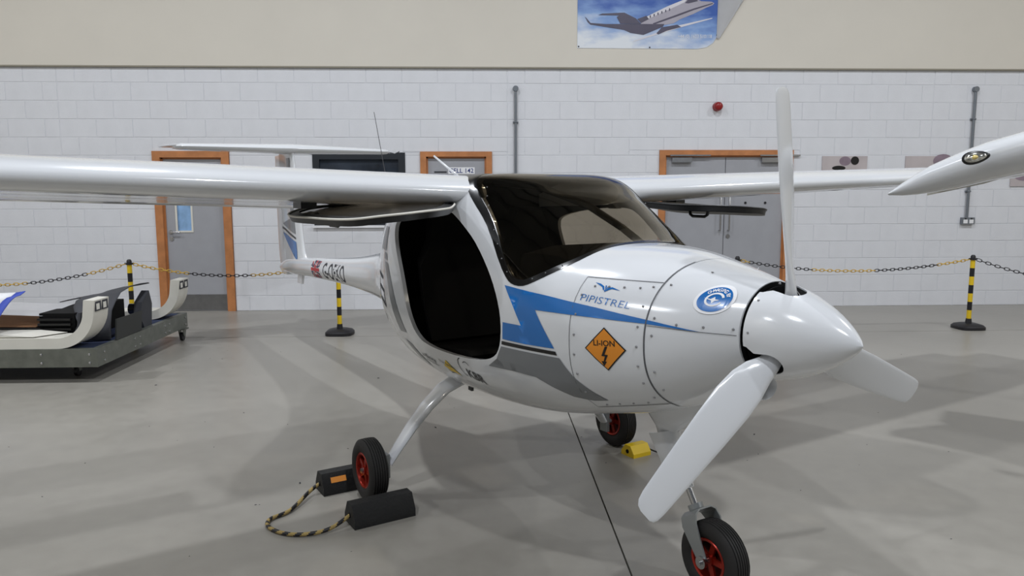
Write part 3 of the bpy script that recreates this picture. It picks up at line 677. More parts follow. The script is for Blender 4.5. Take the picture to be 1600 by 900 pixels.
# wings ------------------------------------------------------------
def foil(n=22):
    up, lo = [], []
    for i in range(n + 1):
        b = math.pi * i / n; x = (1 - math.cos(b)) / 2
        t = 5 * (.2969 * math.sqrt(x) - .126 * x - .3516 * x * x + .2843 * x ** 3 - .1036 * x ** 4)
        cmb = .05 * (4 * x * (1 - x)); up.append((x, t, cmb)); lo.append((x, -t, cmb))
    return up, lo
UP, LO = foil()
def wing_par(s):
    ch = .93 - .022 * s if s < 3.6 else .93 - .022 * s - .16 * ((s - 3.6) / 1.1) ** 2
    th = .156 - .009 * s
    xl = .485 - (.0 if s < 3.6 else .09 * ((s - 3.6) / 1.1) ** 2)
    zc = 1.518 + .036 * (s - .5)
    return ch, th, xl, zc
def wing_pt(s, side, fx, k):   # k: +1 upper, -1 lower surface
    ch, th, xl, zc = wing_par(s)
    x = min(max(fx, 0), 1); t = 5 * th / ch * (.2969 * math.sqrt(x) - .126 * x - .3516 * x * x + .2843 * x ** 3 - .1036 * x ** 4); cmb = .05 * 4 * x * (1 - x)
    z = zc + ch * (cmb + k * t) - ch * x * .10
    return Vector((xl - ch * x, side * s, z))
FC = [0, .004, .012, .03, .06, .1, .15, .22, .3, .4, .5, .6, .7, .78]
TIP = 4.72
def wing_ring(s, side, f0=None):
    ks = 1.0
    pts = [wing_pt(s, side, f, 1) for f in reversed(FC)] + [wing_pt(s, side, f, -1) for f in FC[1:]]
    return pts
for side, nm in ((-1, 'right wing'), (1, 'left wing')):
    SS = [.38 + (4.5 - .38) * i / 36 for i in range(37)]
    rings = [wing_ring(s, side) for s in SS]
    base = rings[-1]
    for j in range(1, 7):          # rounded tip
        a = j / 6 * math.pi / 2; k = max(.04, math.cos(a)); s = 4.5 + .22 * math.sin(a)
        r0 = wing_ring(s, side); zc = wing_par(s)[3] - .01
        rings.append([Vector((p.x, p.y, zc + (p.z - zc) * k)) for p in r0])
    bm = bmesh.new(); loft(bm, rings); wing = obj('wing', bm, M_white, AC, True, 40)
    FR = [.785, .8, .85, .9, .95, 1.0]
    rg = []
    for s in [.62 + (4.45 - .62) * i / 20 for i in range(21)]:
        rg.append([wing_pt(s, side, f, 1) for f in FR] + [wing_pt(s, side, f, -1) + Vector((0, 0, -.003 if f > .95 else 0)) for f in reversed(FR)])
    bm = bmesh.new(); loft(bm, rg); obj('flaperon', bm, M_white, wing, True, 40)
    if side == 1:
        # registration under the left wing, read from below with the tops toward the leading edge
        tb = text_bm('G-OEKO', 1.0, 'LEFT', .0); w_ = max(v.co.x for v in tb.verts)
        for v in tb.verts: v.co = Vector((1.15 + v.co.x / w_ * 2.9, .12 + (.72 - v.co.y) / .72 * .56, 0))
        def under(s, fx):
            p = wing_pt(s, 1, fx, -1); return p - Vector((0, 0, .002))
        mapped('registration', tb, under, M_grey, wing, .06)
    # door hinge rail and gas strut bracket under the wing live on the doors
# tail --------------------------------------------------------------
def sym_ring(z, xl, ch, th, f0=0, f1=1, n=12, y0=0):
    fs = [f0 + (f1 - f0) * (1 - math.cos(math.pi * i / n)) / 2 for i in range(n + 1)]
    def t(x): return 5 * th * (.2969 * math.sqrt(x) - .126 * x - .3516 * x * x + .2843 * x ** 3 - .1015 * x ** 4)
    return [Vector((xl - ch * f, -t(f) + y0, z)) for f in fs] + [Vector((xl - ch * f, t(f) + y0, z)) for f in reversed(fs[1:-1] if f0 == 0 else fs)]
FZ = [(.80, -3.50, 1.10, .10), (.90, -3.63, .99, .085), (.97, -3.69, .94, .08), (1.4, -3.80, .85, .072), (1.75, -3.91, .74, .062), (1.92, -3.97, .68, .055)]
def fint(z):
    f = [pchip([q[0] for q in FZ], [q[i] for q in FZ])(z) for i in (1, 2, 3)]; return f
bm = bmesh.new(); rr = []
for i in range(15):
    z = .80 + (1.92 - .80) * i / 14; a = fint(z); rr.append(sym_ring(z, a[0], a[1], a[2], 0, .655))
loft(bm, rr); fin = obj('tail_fin', bm, M_white, AC, True, 40)
bm = bmesh.new(); rr = []
for i in range(15):
    z = .70 + (1.90 - .70) * i / 14; a = fint(max(z, .8)); k = 1 if z > .82 else (.80 + .2 * (z - .70) / .12); rr.append(sym_ring(z, a[0], a[1] * 1.0, a[2], .665, .665 + .335 * k))
loft(bm, rr); rud = obj('rudder', bm, M_white, AC, True, 40)
def fin_y(x, z):
    a = fint(z); f = min(max((a[0] - x) / a[1], 0.001), 1); return 5 * a[2] * (.2969 * math.sqrt(f) - .126 * f - .3516 * f * f + .2843 * f ** 3 - .1015 * f ** 4)
for sd in (-1, 1):
    FN = lambda a, b, sd=sd: Vector((a, sd * (fin_y(a, b) + .003), b))
    mapped('fin_stripe', [[(-4.34, 1.225), (-4.2, 1.245), (-3.99, 1.255), (-3.93, 1.35), (-3.93, 1.42), (-4.02, 1.85), (-4.14, 1.85), (-4.06, 1.42), (-4.03, 1.262), (-3.88, 1.225), (-3.86, 1.135), (-4.34, 1.19)]][0:0] + [[(-4.12, 1.86), (-4.02, 1.86), (-3.91, 1.40), (-3.895, 1.27), (-3.99, 1.275), (-4.02, 1.40)], [(-4.33, 1.215), (-4.0, 1.275), (-3.895, 1.27), (-3.865, 1.125), (-4.0, 1.15), (-4.2, 1.19)]], FN, M_grey, fin, .06)
    mapped('fin_stripe', [[(-4.36, 1.185), (-4.2, 1.165), (-3.86, 1.095), (-3.855, 1.075), (-4.2, 1.145), (-4.36, 1.165)]], FN, M_black, fin, .06)
    mapped('fin_stripe', [[(-4.35, 1.13), (-4.2, 1.115), (-3.85, 1.05), (-3.80, .87), (-3.90, .905), (-4.15, 1.03)]], FN, M_blue, fin, .06)
def tp_ring(y, f0, f1):
    k = abs(y) / 1.06; ch = .48 - .10 * k; xl = -3.93 - .07 * k - (.12 * max(0, (k - .93) / .07) ** 2); th = .215 * (1 - .3 * k) * (1 if k < .95 else max(.25, 1 - (k - .95) * 14))
    n = 10; fs = [f0 + (f1 - f0) * (1 - math.cos(math.pi * i / n)) / 2 for i in range(n + 1)]
    def t(x): return 5 * th * ch * (.2969 * math.sqrt(x) - .126 * x - .3516 * x * x + .2843 * x ** 3 - .1015 * x ** 4)
    z0 = 1.945
    return [Vector((xl - ch * f, y, z0 + t(f))) for f in fs] + [Vector((xl - ch * f, y, z0 - t(f))) for f in reversed(fs[1:-1] if f0 == 0 else fs)]
YS = [-1.045 + 2.09 * i / 40 for i in range(41)]
bm = bmesh.new(); loft(bm, [tp_ring(y, 0, .64) for y in YS]); tp = obj('tailplane', bm, M_white, AC, True, 40)
bm = bmesh.new(); loft(bm, [tp_ring(y, .65, 1) for y in YS[2:-2]]); obj('elevator', bm, M_white, tp, True, 40)
for sy in (-1, 1):
    bm = bmesh.new(); loft(bm, [[Vector((-3.97 - .30 * i / 5 + d[0] * .12, sy * (1.055 + .10 * math.sin(i / 5 * 1.5)), 1.945 + d[1] * .02 * (1 - i / 7)))  for d in ((1, 0), (0, 1), (-1, 0), (0, -1))] for i in range(6)]); obj('elevator_horn', bm, M_white, tp, True, 50)
bm = bmesh.new(); loft(bm, [[Vector((x + (z - .72) * .35, sy * .012, z)) for x, sy in ((-3.92, 1), (-3.78, 1), (-3.78, -1), (-3.92, -1))] for z in (.78, .70, .645)]); bevel(bm, .006); obj('tail_skid', bm, M_white, AC, True, 40)
# antennas
bm = bmesh.new(); tube(bm, [(-1.43, 0, 1.14), (-1.455, 0, 1.21), (-1.828, 0, 2.10)], [.006, .003, .0022], 8); obj('whip_antenna', bm, M_blackpl, AC, True)
bm = bmesh.new(); tube(bm, [(.20, -.36, 1.585), (.13, -.38, 1.63), (.03, -.42, 1.70)], [.008, .006, .005], 8); obj('rod_antenna', bm, M_white, AC, True)
# doors ---------------------------------------------------------------
DIN = inset(DOOR, .045)
def door(side):
    H0 = Vector((0, side * .507, 1.445)); ph = R(-86.5) if side < 0 else R(86.5)
    rot = Matrix.Translation(H0) @ Matrix.Rotation(ph, 4, 'X') @ Matrix.Translation(-H0)
    pv = tag(empty('cabin_door'), None); pv.parent = AC
    n = len(DOOR); ringp = [[DOOR[i], DOOR[(i + 1) % n], DIN[(i + 1) % n], DIN[i]] for i in range(n)]
    def build(name, polys, m, off, th):
        bm = flat(polys); bmesh.ops.remove_doubles(bm, verts=bm.verts, dist=1e-5); gridcut(bm, .06)
        ret = bmesh.ops.extrude_face_region(bm, geom=bm.faces[:], use_keep_orig=True); nv = set(g for g in ret['geom'] if isinstance(g, bmesh.types.BMVert))
        for v in bm.verts: v.co = rot @ skin(v.co.x, v.co.y, side, off - th if v in nv else off)
        return bm
    fr_ = build('door_frame', ringp, M_frameblk, 0, .024); fo = obj('door_frame', fr_, M_frameblk, AC, True, 35)
    bpy.data.objects.remove(pv); fo.name = 'cabin_door'; fo.data.name = 'cabin_door'
    obj('door_window', build('w', [DIN], M_doorglass, -.004, .004), M_doorglass, fo, True, 35)
    lip = bmesh.new(); tube(lip, [rot @ skin(x, z, side, .004) for x, z in DOOR], .0045, 6, closed=True); obj('door_edge_trim', lip, M_cream if side < 0 else M_frameblk, fo, True)
    # latch handle, strut and hinge fittings
    bm = bmesh.new(); p = rot @ skin(.12, .86, side, .015); box(bm, p.x - .06, p.x + .06, p.y - .035, p.y + .035, p.z - .005, p.z + .045); bevel(bm, .008); obj('latch_block', bm, M_frameblk, fo, True, 40)
    bm = bmesh.new(); q = rot @ skin(.45, .90, side, -.02); tube(bm, [q + Vector((.0, 0, .01)), q + Vector((-.01, 0, -.035)), q + Vector((-.03, 0, -.045)), q + Vector((-.12, 0, -.045)), q + Vector((-.14, 0, -.035)), q + Vector((-.15, 0, .01))], .009, 8); obj('grab_handle', bm, M_frameblk, fo, True)
    bm = bmesh.new(); tube(bm, [rot @ skin(-.05, 1.05, side, .03), Vector((-.12, side * .50, 1.46))], .009, 8); obj('gas_strut', bm, M_chrome, fo, True)
    for hx in (.02, .30):
        bm = bmesh.new(); box(bm, hx - .03, hx + .03, side * .507 - .02, side * .507 + .02, 1.435, 1.46); obj('hinge', bm, M_frameblk, fo)
    return fo
door(-1); door(1)
# cabin interior ------------------------------------------------------
for sy in (-.25, .25):
    bm = bmesh.new(); loft(bm, [[Vector((x, sy + d, z)) for d in (-.21, -.12, .12, .21)] + [Vector((x, sy + d, z - .08)) for d in (.21, -.21)] for x, z in ((.48, .78), (.42, .80), (.2, .77), (.02, .76))]); bevel(bm, .02); seat = obj('pilot_seat', bm, M_dark, AC, True, 40)
    bm = bmesh.new(); loft(bm, [[Vector((x, sy - w, z)), Vector((x, sy + w, z)), Vector((x - .09, sy + w * .9, z + .02)), Vector((x - .09, sy - w * .9, z + .02))] for x, z, w in ((.06, .78, .21), (.0, .95, .22), (-.08, 1.15, .2), (-.12, 1.26, .12), (-.13, 1.36, .11), (-.135, 1.42, .08))]); bevel(bm, .015); obj('backrest', bm, M_dark, seat, True, 40)
bm = bmesh.new(); loft(bm, [[Vector((x, y, z)) for y, z in ((-.40 * k, z0), (-.36 * k, z1 - .03), (-.2 * k, z1), (.2 * k, z1), (.36 * k, z1 - .03), (.40 * k, z0))] for x, z0, z1, k in ((.74, .98, 1.265, 1.0), (.76, .97, 1.292, 1.0), (.85, .97, 1.300, .98), (.97, .97, 1.296, .92), (1.09, .97, 1.268, .82))]); dash = obj('instrument_panel', bm, M_dark, AC, True, 35)
for dy in (-.2, 0, .2):
    bm = bmesh.new(); box(bm, .732, .75, dy - .07, dy + .07, 1.04, 1.16); obj('instrument_display', bm, M_frameblk, dash)
for sy in (-.25, .25):
    bm = bmesh.new(); tube(bm, [(.52, sy, .62), (.54, sy, .85), (.50, sy, 1.0)], [.012, .012, .016], 8); obj('control_stick', bm, M_frameblk, AC, True)
bm = bmesh.new(); tube(bm, [(.12, -.12, 1.57), (.38, -.02, 1.545), (.60, .10, 1.46), (.78, .16, 1.36), (.98, .20, 1.24)], .017, 10); obj('cabin_frame_tube', bm, M_frameblk, AC, True)
bm = bmesh.new(); loft(bm, [[Vector((x, p[1], p[2])) for p in ring(-.60, .022)] for x in (-.60, -.58)]); obj('cabin_bulkhead', bm, M_dark, AC)
# landing gear --------------------------------------------------------
def wheel(name, c, r_, w, parent):
    bm = bmesh.new(); h = w / 2
    prof = [(-h * .55, r_ * .52), (-h * .85, r_ * .60), (-h, r_ * .74), (-h * .93, r_ * .88), (-h * .74, r_ * .965)]
    gr = [-.62, -.36, -.12, .12, .36, .62]
    for g in gr:
        rad = r_ * (1 - .03 * abs(g) ** 2)
        prof += [(h * (g - .05), rad), (h * (g - .03), rad - .005), (h * (g + .03), rad - .005), (h * (g + .05), rad)]
    prof += [(h * .74, r_ * .965), (h * .93, r_ * .88), (h, r_ * .74), (h * .85, r_ * .60), (h * .55, r_ * .52)]
    rings = lathe(bm, prof, 'y', 44, c, caps=False)
    ty = obj(name, bm, M_rubber, parent, True, 38)
    bm = bmesh.new()
    lathe(bm, [(-h * .80, r_ * .575), (-h * .86, r_ * .55), (-h * .80, r_ * .50), (-h * .5, r_ * .47), (h * .5, r_ * .47), (h * .80, r_ * .50), (h * .86, r_ * .55), (h * .80, r_ * .575)], 'y', 36, c, caps=False)
    obj('rim', bm, M_red, ty, True, 38)
    for sg in (-1, 1):
        bm = bmesh.new(); cx = Vector(c)
        lathe(bm, [(sg * h * .30, .0), (sg * h * .30, r_ * .17), (sg * h * .78, r_ * .155), (sg * h * .80, 0)], 'y', 20, c)
        for k in range(5):
            a = 2 * math.pi * k / 5 + .3; d = Vector((math.sin(a), 0, math.cos(a))); t = Vector((math.cos(a), 0, -math.sin(a)))
            obox(bm, cx + d * r_ * .32 + Vector((0, sg * h * .52, 0)), d * r_ * .18, t * r_ * .075, Vector((0, h * .10, 0)))
        obj('wheel_spokes', bm, M_red, ty, True, 35)
        bm = bmesh.new(); lathe(bm, [(sg * h * .78, r_ * .09), (sg * h * .98, r_ * .08), (sg * h * 1.0, 0)], 'y', 12, c); obj('axle_nut', bm, M_chrome, ty, True, 40)
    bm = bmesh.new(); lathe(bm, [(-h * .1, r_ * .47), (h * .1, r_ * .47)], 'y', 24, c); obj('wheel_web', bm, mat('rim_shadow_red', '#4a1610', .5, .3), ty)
    return ty
for side in (-1, 1):
    wheel('main_wheel', (0, side * .7825, .155), .155, .098, AC)
    pts = [(-.20, .565), (-.30, .548), (-.38, .512), (-.47, .435), (-.56, .335), (-.63, .245), (-.685, .165)]
    rr = []
    for i, (y, z) in enumerate(pts):
        k = i / 6; w = .088 - .050 * k; th = .024 - .008 * k
        dy = pts[min(i + 1, 6)][0] - pts[max(i - 1, 0)][0]; dz = pts[min(i + 1, 6)][1] - pts[max(i - 1, 0)][1]; l = math.hypot(dy, dz); ny, nz = dz / l, -dy / l
        rr.append([Vector((.02 * (1 - k) + w * math.cos(t), -side * (y + ny * th * math.sin(t)), z + nz * th * math.sin(t))) for t in [2 * math.pi * j / 20 for j in range(20)]])
    rr = [[Vector((p.x, -p.y, p.z)) for p in r_] for r_ in rr] if False else [[Vector((p.x, p.y * -1 * -1, p.z)) for p in r_] for r_ in rr]
    if side == -1: rr = [[Vector((p.x, p.y, p.z)) for p in r_] for r_ in rr]
    bm = bmesh.new(); loft(bm, rr); leg = obj('main_gear_leg', bm, M_white, AC, True, 40)
    bm = bmesh.new(); box(bm, -.03, .03, side * .70 - .012, side * .70 + .012, .10, .22); bevel(bm, .004); cyl(bm, (0, side * .69, .155), (0, side * .74, .155), .014); obj('brake_caliper', bm, M_forkgrey, leg, True, 40)
wheel('nose_wheel', (1.545, 0, .145), .145, .095, AC)
bm = bmesh.new()
def el_ring(x0, x1, hw, z, n=24): return [Vector(((x0 + x1) / 2 + (x1 - x0) / 2 * math.cos(t), hw * math.sin(t), z)) for t in [2 * math.pi * k / n for k in range(n)]]
loft(bm, [el_ring(1.10, 1.62, .17, .80), el_ring(1.13, 1.56, .15, .73), el_ring(1.17, 1.48, .10, .665), el_ring(1.195, 1.40, .06, .615), el_ring(1.22, 1.335, .04, .585), el_ring(1.235, 1.31, .03, .545)])
gf = obj('nose_gear_fairing', bm, M_white, AC, True, 40)
bm = bmesh.new(); rr = []
for i in range(9):   # half-shell leg cover
    k = i / 8; cx, cz = 1.255 + .115 * k, .565 - .20 * k; w = .062 - .022 * k; r_ = []
    for j in range(15):
        t = R(-115 + 230 * j / 14); r_.append(Vector((cx + w * 1.1 * math.cos(t) * -1 * -1, w * math.sin(t), cz + .35 * w * math.cos(t))))
    rr.append(r_)
loft(bm, rr, False, False); bmesh.ops.recalc_face_normals(bm, faces=bm.faces); bmesh.ops.solidify(bm, geom=bm.faces[:], thickness=.004); obj('leg_cover', bm, M_white, gf, True, 40)
bm = bmesh.new(); cyl(bm, (1.255, 0, .60), (1.40, 0, .375), .019, seg=16); obj('strut_cylinder', bm, M_forkgrey, gf, True, 40)
bm = bmesh.new(); cyl(bm, (1.38, 0, .405), (1.452, 0, .296), .014, seg=16); obj('strut_piston', bm, M_chrome, gf, True, 40)
bm = bmesh.new()   # fork: bent plate over the wheel
prof = [(-.062, .145, 1.545, .022), (-.064, .20, 1.512, .030), (-.064, .262, 1.474, .040), (-.052, .29, 1.458, .044), (-.03, .302, 1.452, .045), (.03, .302, 1.452, .045), (.052, .29, 1.458, .044), (.064, .262, 1.474, .040), (.064, .20, 1.512, .030), (.062, .145, 1.545, .022)]
rr = []
dirp = Vector((.86, 0, .51))
for i, (y, z, x, hw) in enumerate(prof):
    c = Vector((x, y, z)); a = prof[max(i - 1, 0)]; b = prof[min(i + 1, 9)]; d = Vector((b[2] - a[2], b[0] - a[0], b[1] - a[1])).normalized(); n = d.cross(dirp).normalized()
    rr.append([c + dirp * hw + n * .003, c - dirp * hw + n * .003, c - dirp * hw - n * .003, c + dirp * hw - n * .003])
loft(bm, rr); fork = obj('nose_fork', bm, M_forkgrey, AC, True, 35)
bm = bmesh.new()
for sy in (-1, 1): cyl(bm, (1.545, sy * .060, .145), (1.545, sy * .076, .145), .024, seg=20)
cyl(bm, (1.545, -.085, .145), (1.545, .085, .145), .009, seg=12); obj('axle', bm, M_chrome, fork, True, 40)
bm = bmesh.new(); cyl(bm, (1.447, 0, .303), (1.436, 0, .320), .03, seg=18); obj('steering_collar', bm, M_forkgrey, fork, True, 40)
# chin air scoop
bm = bmesh.new(); loft(bm, [[Vector((x, ry * math.cos(t), zc + rz * math.sin(t))) for t in [2 * math.pi * k / 24 for k in range(24)]] for x, zc, ry, rz in ((1.30, .80, .10, .10), (1.5, .80, .09, .085), (1.66, .835, .066, .058), (1.745, .85, .058, .045), (1.755, .85, .052, .040), (1.745, .85, .046, .034), (1.70, .85, .042, .030))]); sc = obj('air_scoop', bm, M_white, AC, True, 60)
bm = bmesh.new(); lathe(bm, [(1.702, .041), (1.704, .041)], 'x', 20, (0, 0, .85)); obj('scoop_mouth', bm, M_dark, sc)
bm = bmesh.new(); obox(bm, (.17, -.30, .542), (.018, 0, 0), (0, .006, 0), (0, 0, .014)); obj('drain_vent', bm, M_black, AC)

# propeller -----------------------------------------------------------
PX, PZ = 1.852, 1.057; XB, XT, SR = 1.787, 2.105, .166
def sprof(r0, off):
    o = []
    for i in range(25):
        t = i / 24; o.append((XB + off + (XT - XB - off * 2) * t, max(1e-6, r0 * (1 - t ** 1.55) ** .80)))
    return o
a = bmesh.new(); pr = sprof(SR, 0); lathe(a, [(XB, SR)] + pr[1:], 'x', 56, (0, 0, PZ)); a = tmp(a, M_white)
b = bmesh.new(); pr = sprof(SR - .006, .004); lathe(b, [(XB - .02, SR - .006)] + pr[1:], 'x', 56, (0, 0, PZ)); b = tmp(b)
boolean(a, [b]); drop(b)
angs = [R(90 + 8), R(90 + 8 + 120), R(90 + 8 + 240)]
for an in angs:
    c = bmesh.new(); d = Vector((0, math.cos(an), math.sin(an))); tq = Vector((0, -math.sin(an), math.cos(an)))
    slot = [(XB - .03, -.078), (XB + .012, -.070), (XB + .035, -.050)] + [(PX + .004 + .046 * math.cos(t), .046 * math.sin(t)) for t in [R(-80 + 160 * k / 10) for k in range(11)]] + [(XB + .035, .050), (XB + .012, .070), (XB - .03, .078)]
    loft(c, [[Vector((x_, 0, PZ)) + tq * q_ + d * h_ for x_, q_ in slot] for h_ in (.06, .26)]); c = tmp(c); boolean(a, [c]); drop(c)
sp = a; sp.name = 'spinner'; sp.data.name = 'spinner'; sp.parent = AC; sp.data.polygons.foreach_set('use_smooth', [True] * len(sp.data.polygons)); sp.data.set_sharp_from_angle(angle=R(32))
sp.data.materials.clear(); sp.data.materials.append(M_white)
bm = bmesh.new(); lathe(bm, [(XB + .002, .152), (XB + .004, .152), (XB + .005, .07), (XB + .16, .06), (XB + .165, 0)], 'x', 32, (0, 0, PZ)); obj('propeller_hub', bm, M_dark, sp, True, 40)
bm = bmesh.new()
for k in range(9):
    a_ = 2 * math.pi * (k + .4) / 9; bmesh.ops.create_icosphere(bm, subdivisions=1, radius=.005, matrix=Matrix.Translation((XB + .018, SR * .985 * math.cos(a_), PZ + SR * .985 * math.sin(a_))))
tag(obj('screws', bm, M_screw, sp), kind='stuff')
BR = .79
BS = [(.05, .056, .054, 46), (.10, .060, .052, 44), (.145, .074, .044, 40), (.19, .100, .034, 36), (.25, .128, .027, 31), (.33, .140, .022, 27), (.45, .135, .018, 22), (.58, .123, .014, 18), (.68, .112, .011, 16), (.745, .104, .009, 15), (.772, .094, .008, 14), (.786, .075, .006, 14), (.792, .045, .004, 14)]
for an in angs:
    d = Vector((0, math.cos(an), math.sin(an))); ax = Vector((1, 0, 0)); tg = ax.cross(d)   # tangential
    tg = Vector((0, -math.sin(an), math.cos(an)))             # turning clockwise seen from the cockpit
    rr = []
    for (r_, ch, th, bt) in BS:
        le = ax * math.sin(R(bt)) + tg * math.cos(R(bt)); nn = le.cross(d).normalized(); c0 = Vector((PX, 0, PZ)) + d * r_ - le * (ch * .10 if r_ > .15 else 0)
        rg = []
        for j in range(20):
            t = 2 * math.pi * j / 20; u = math.cos(t); tk = math.sin(t) * (1 if r_ < .12 else (1 - .35 * (1 - u) / 2) )
            rg.append(c0 + le * (u * ch / 2) + nn * (tk * th / 2))
        rr.append(rg)
    bm = bmesh.new(); loft(bm, rr); obj('propeller_blade', bm, M_white, AC, True, 50)

# ------------------------------------------------------------------ second aircraft's wing tip, top right
wt = empty('wing_tip', (3.6, 4.0, 1.7)); tag(wt, 'drooped white wing tip with navigation light reaching in from the right edge', 'aircraft wing')
SEC = [(0, 2.53, 4.66, 1.508, .012, .10), (.05, 2.585, 4.62, 1.54, .075, .20), (.12, 2.64, 4.56, 1.578, .13, .32), (.2, 2.69, 4.51, 1.61, .165, .42), (.35, 2.78, 4.40, 1.662, .205, .55), (.5, 2.87, 4.28, 1.715, .225, .68), (.7, 3.0, 4.13, 1.77, .235, .78), (.85, 3.2, 3.92, 1.815, .24, .85), (1.0, 3.9, 3.3, 1.87, .24, .9), (1.2, 5.2, 2.1, 1.91, .24, .95)]
cdir = Vector((.62, .78, 0)).normalized()
rr = []
for (t, x, y, z, th, ch) in SEC:
    le = Vector((x, y, z)); r_ = []
    F2 = [0, .006, .02, .05, .1, .17, .26, .4, .55, .7, .85, 1.0]
    def tt(f): return 5 * th * (.2969 * math.sqrt(f) - .126 * f - .3516 * f * f + .2843 * f ** 3 - .1015 * f ** 4)
    up_ = [le + cdir * (ch * f) + Vector((0, 0, tt(f) - .10 * ch * f)) for f in reversed(F2)]; lo_ = [le + cdir * (ch * f) + Vector((0, 0, -tt(f) - .10 * ch * f)) for f in F2[1:-1]]
    rr.append([p - Vector(wt.location) for p in up_ + lo_])
bm = bmesh.new(); loft(bm, rr); wo = obj('wing_panel', bm, M_white, wt, True, 50)
bm = bmesh.new(); pa, pb = Vector((2.90, 4.86, 1.515)) - Vector(wt.location), Vector((3.40, 4.48, 1.70)) - Vector(wt.location)
loft(bm, [[p + Vector((0, 0, h)), p + Vector((0, 0, -h)), p + Vector((.16, .20, -h * .3)), p + Vector((.16, .20, h * .6))] for p, h in ((pa, .020), (pa.lerp(pb, .5) - Vector((0, 0, .012)), .026), (pb, .02))]); obj('aileron_edge', bm, M_cream, wo, True, 40)
LP = Vector((2.772, 4.2, 1.711)) - Vector(wt.location)
def lens(rx, rz, dep, c):
    b_ = bmesh.new(); rr = []
    side_ = Vector((.80, -.60, .18)).normalized(); nrm = Vector((-.62, -.78, -.05)).normalized(); upv = nrm.cross(side_) * -1
    if upv.z < 0: upv = -upv
    for k, f in ((0.001, 1.0), (.4, .9), (.75, .62), (.95, .25), (1.0, 0)):
        rr.append([c + side_ * (rx * k * math.cos(t)) + upv * (rz * k * math.sin(t) * (1 - .25 * math.cos(t))) + nrm * (dep * f) for t in [2 * math.pi * j / 24 for j in range(24)]])
    loft(b_, rr, True, False); return b_
LN = Vector((-.62, -.78, 0)).normalized()
obj('light_bezel', lens(.070, .037, .024, LP + LN * -.004), M_frameblk, wo, True)
lz = obj('light_lens', lens(.055, .026, .022, LP + LN * .010), mat('silver_reflector', '#cfcfc8', .15, .9, var=.35, scale=60), wo, True)
obj('light_bulb', lens(.018, .014, .02, LP + LN * .022), mat('amber_bulb', '#d8c27a', .2), wo, True)

# ------------------------------------------------------------------ barrier posts and chain
def post(x, y, label):
    e = tag(empty('barrier_post', (x, y, 0)), label, 'barrier post', 'yellow and black chain barrier posts')
    bm = bmesh.new(); rr = []
    for z, k in ((0, 1), (.03, 1.0), (.05, .86), (.065, .5)):
        rr.append([Vector((.15 * k * math.copysign(abs(math.cos(t)) ** .6, math.cos(t)), .15 * k * math.copysign(abs(math.sin(t)) ** .6, math.sin(t)), z)) for t in [2 * math.pi * j / 28 for j in range(28)]])
    loft(bm, rr); obj('base', bm, M_blackpl, e, True, 40)
    bm = bmesh.new(); lathe(bm, [(.06, .034), (.115, .028)], 'z', 20); obj('socket', bm, M_blackpl, e, True, 40)
    n = 7; z0 = .115; hh = (.775 - z0) / n
    for i in range(n):
        bm = bmesh.new(); lathe(bm, [(z0 + i * hh, .0245), (z0 + (i + 1) * hh, .0245)], 'z', 18); obj('band', bm, M_yellow if i % 2 == 0 else M_blackpl, e, True, 40)
    bm = bmesh.new(); lathe(bm, [(.77, .036), (.782, .036), (.785, .026), (.81, .025), (.825, .016), (.828, 0)], 'z', 18); obj('cap', bm, M_blackpl, e, True, 40)
    for a_ in (0, math.pi):
        bm = bmesh.new(); tube(bm, [(.024 * math.cos(a_), 0, .785), (.045 * math.cos(a_), 0, .788), (.05 * math.cos(a_), 0, .775)], .005, 6); obj('hook', bm, M_blackpl, e)
PY = 8.13
PXS = [-3.75, -1.555, 2.78, 5.42]
for x, lb in zip(PXS, ('barrier post behind the loaded trolley beside the oak framed door', 'barrier post standing under the aircraft tail boom', 'barrier post top peeping over the cowling in front of the double doors', 'barrier post on the right, standing clear on its black base')):
    post(x, PY, lb)
def link_bm(bm, c, d, up, ln, wd, r_, mi):
    d = d.normalized(); s = d.cross(up).normalized(); pts = []
    for k in range(10):
        t = 2 * math.pi * k / 10; a = math.cos(t); b = math.sin(t)
        pts.append(c + d * (math.copysign(abs(a) ** .6, a) * ln / 2) + s * (b * wd / 2))
    tube(bm, pts, r_, 5, closed=True, mi=mi)
def chain(p0, p1, sag, label, start, run=.62):
    p0, p1 = Vector(p0), Vector(p1); L_ = (p1 - p0).length + 8 * sag * sag / 3 / (p1 - p0).length; pitch = .044; n = int(L_ / pitch)
    def P(t): q = p0.lerp(p1, t); q.z -= sag * 4 * t * (1 - t); return q
    e = tag(empty('barrier_chain', P(.5)), label, 'chain', 'yellow and black plastic barrier chains')
    secs = {}
    for i in range(n):
        t = (i + .5) / n; k = int((i * pitch + start) / run)
        secs.setdefault(k, bmesh.new())
        d = P(min(1, t + .01)) - P(max(0, t - .01)); up = Vector((0, 0, 1)) if i % 2 else Vector((0, 1, .2))
        link_bm(secs[k], P(t) - Vector(e.location), d, up, .056, .030, .0045, 0)
    for k, b_ in secs.items():
        tag(obj('chain_links', b_, mat('chain_yellow', '#c9a23c', .5, var=.05) if k % 2 == 0 else M_blackpl, e, True), kind='stuff')
ZH = .775
chain((-6.6, PY - .1, ZH), (PXS[0] - .045, PY, ZH), .21, 'plastic chain hanging left of the trolley post', .15, .64)
chain((PXS[0] + .045, PY, ZH), (PXS[1] - .045, PY, ZH), .13, 'plastic chain crossing in front of the oak framed door', .05, .62)
chain((PXS[1] + .045, PY, ZH), (PXS[2] - .045, PY, ZH), .38, 'long plastic chain slung behind the aircraft fuselage', .1, .62)
chain((PXS[2] + .045, PY, ZH), (PXS[3] - .045, PY, ZH), .12, 'plastic chain spanning between the cowling and the right post', .64, .70)
chain((PXS[3] + .045, PY, ZH), (7.1, PY - 1.1, ZH - .10), .16, 'plastic chain running off to the right edge', .70, .62)

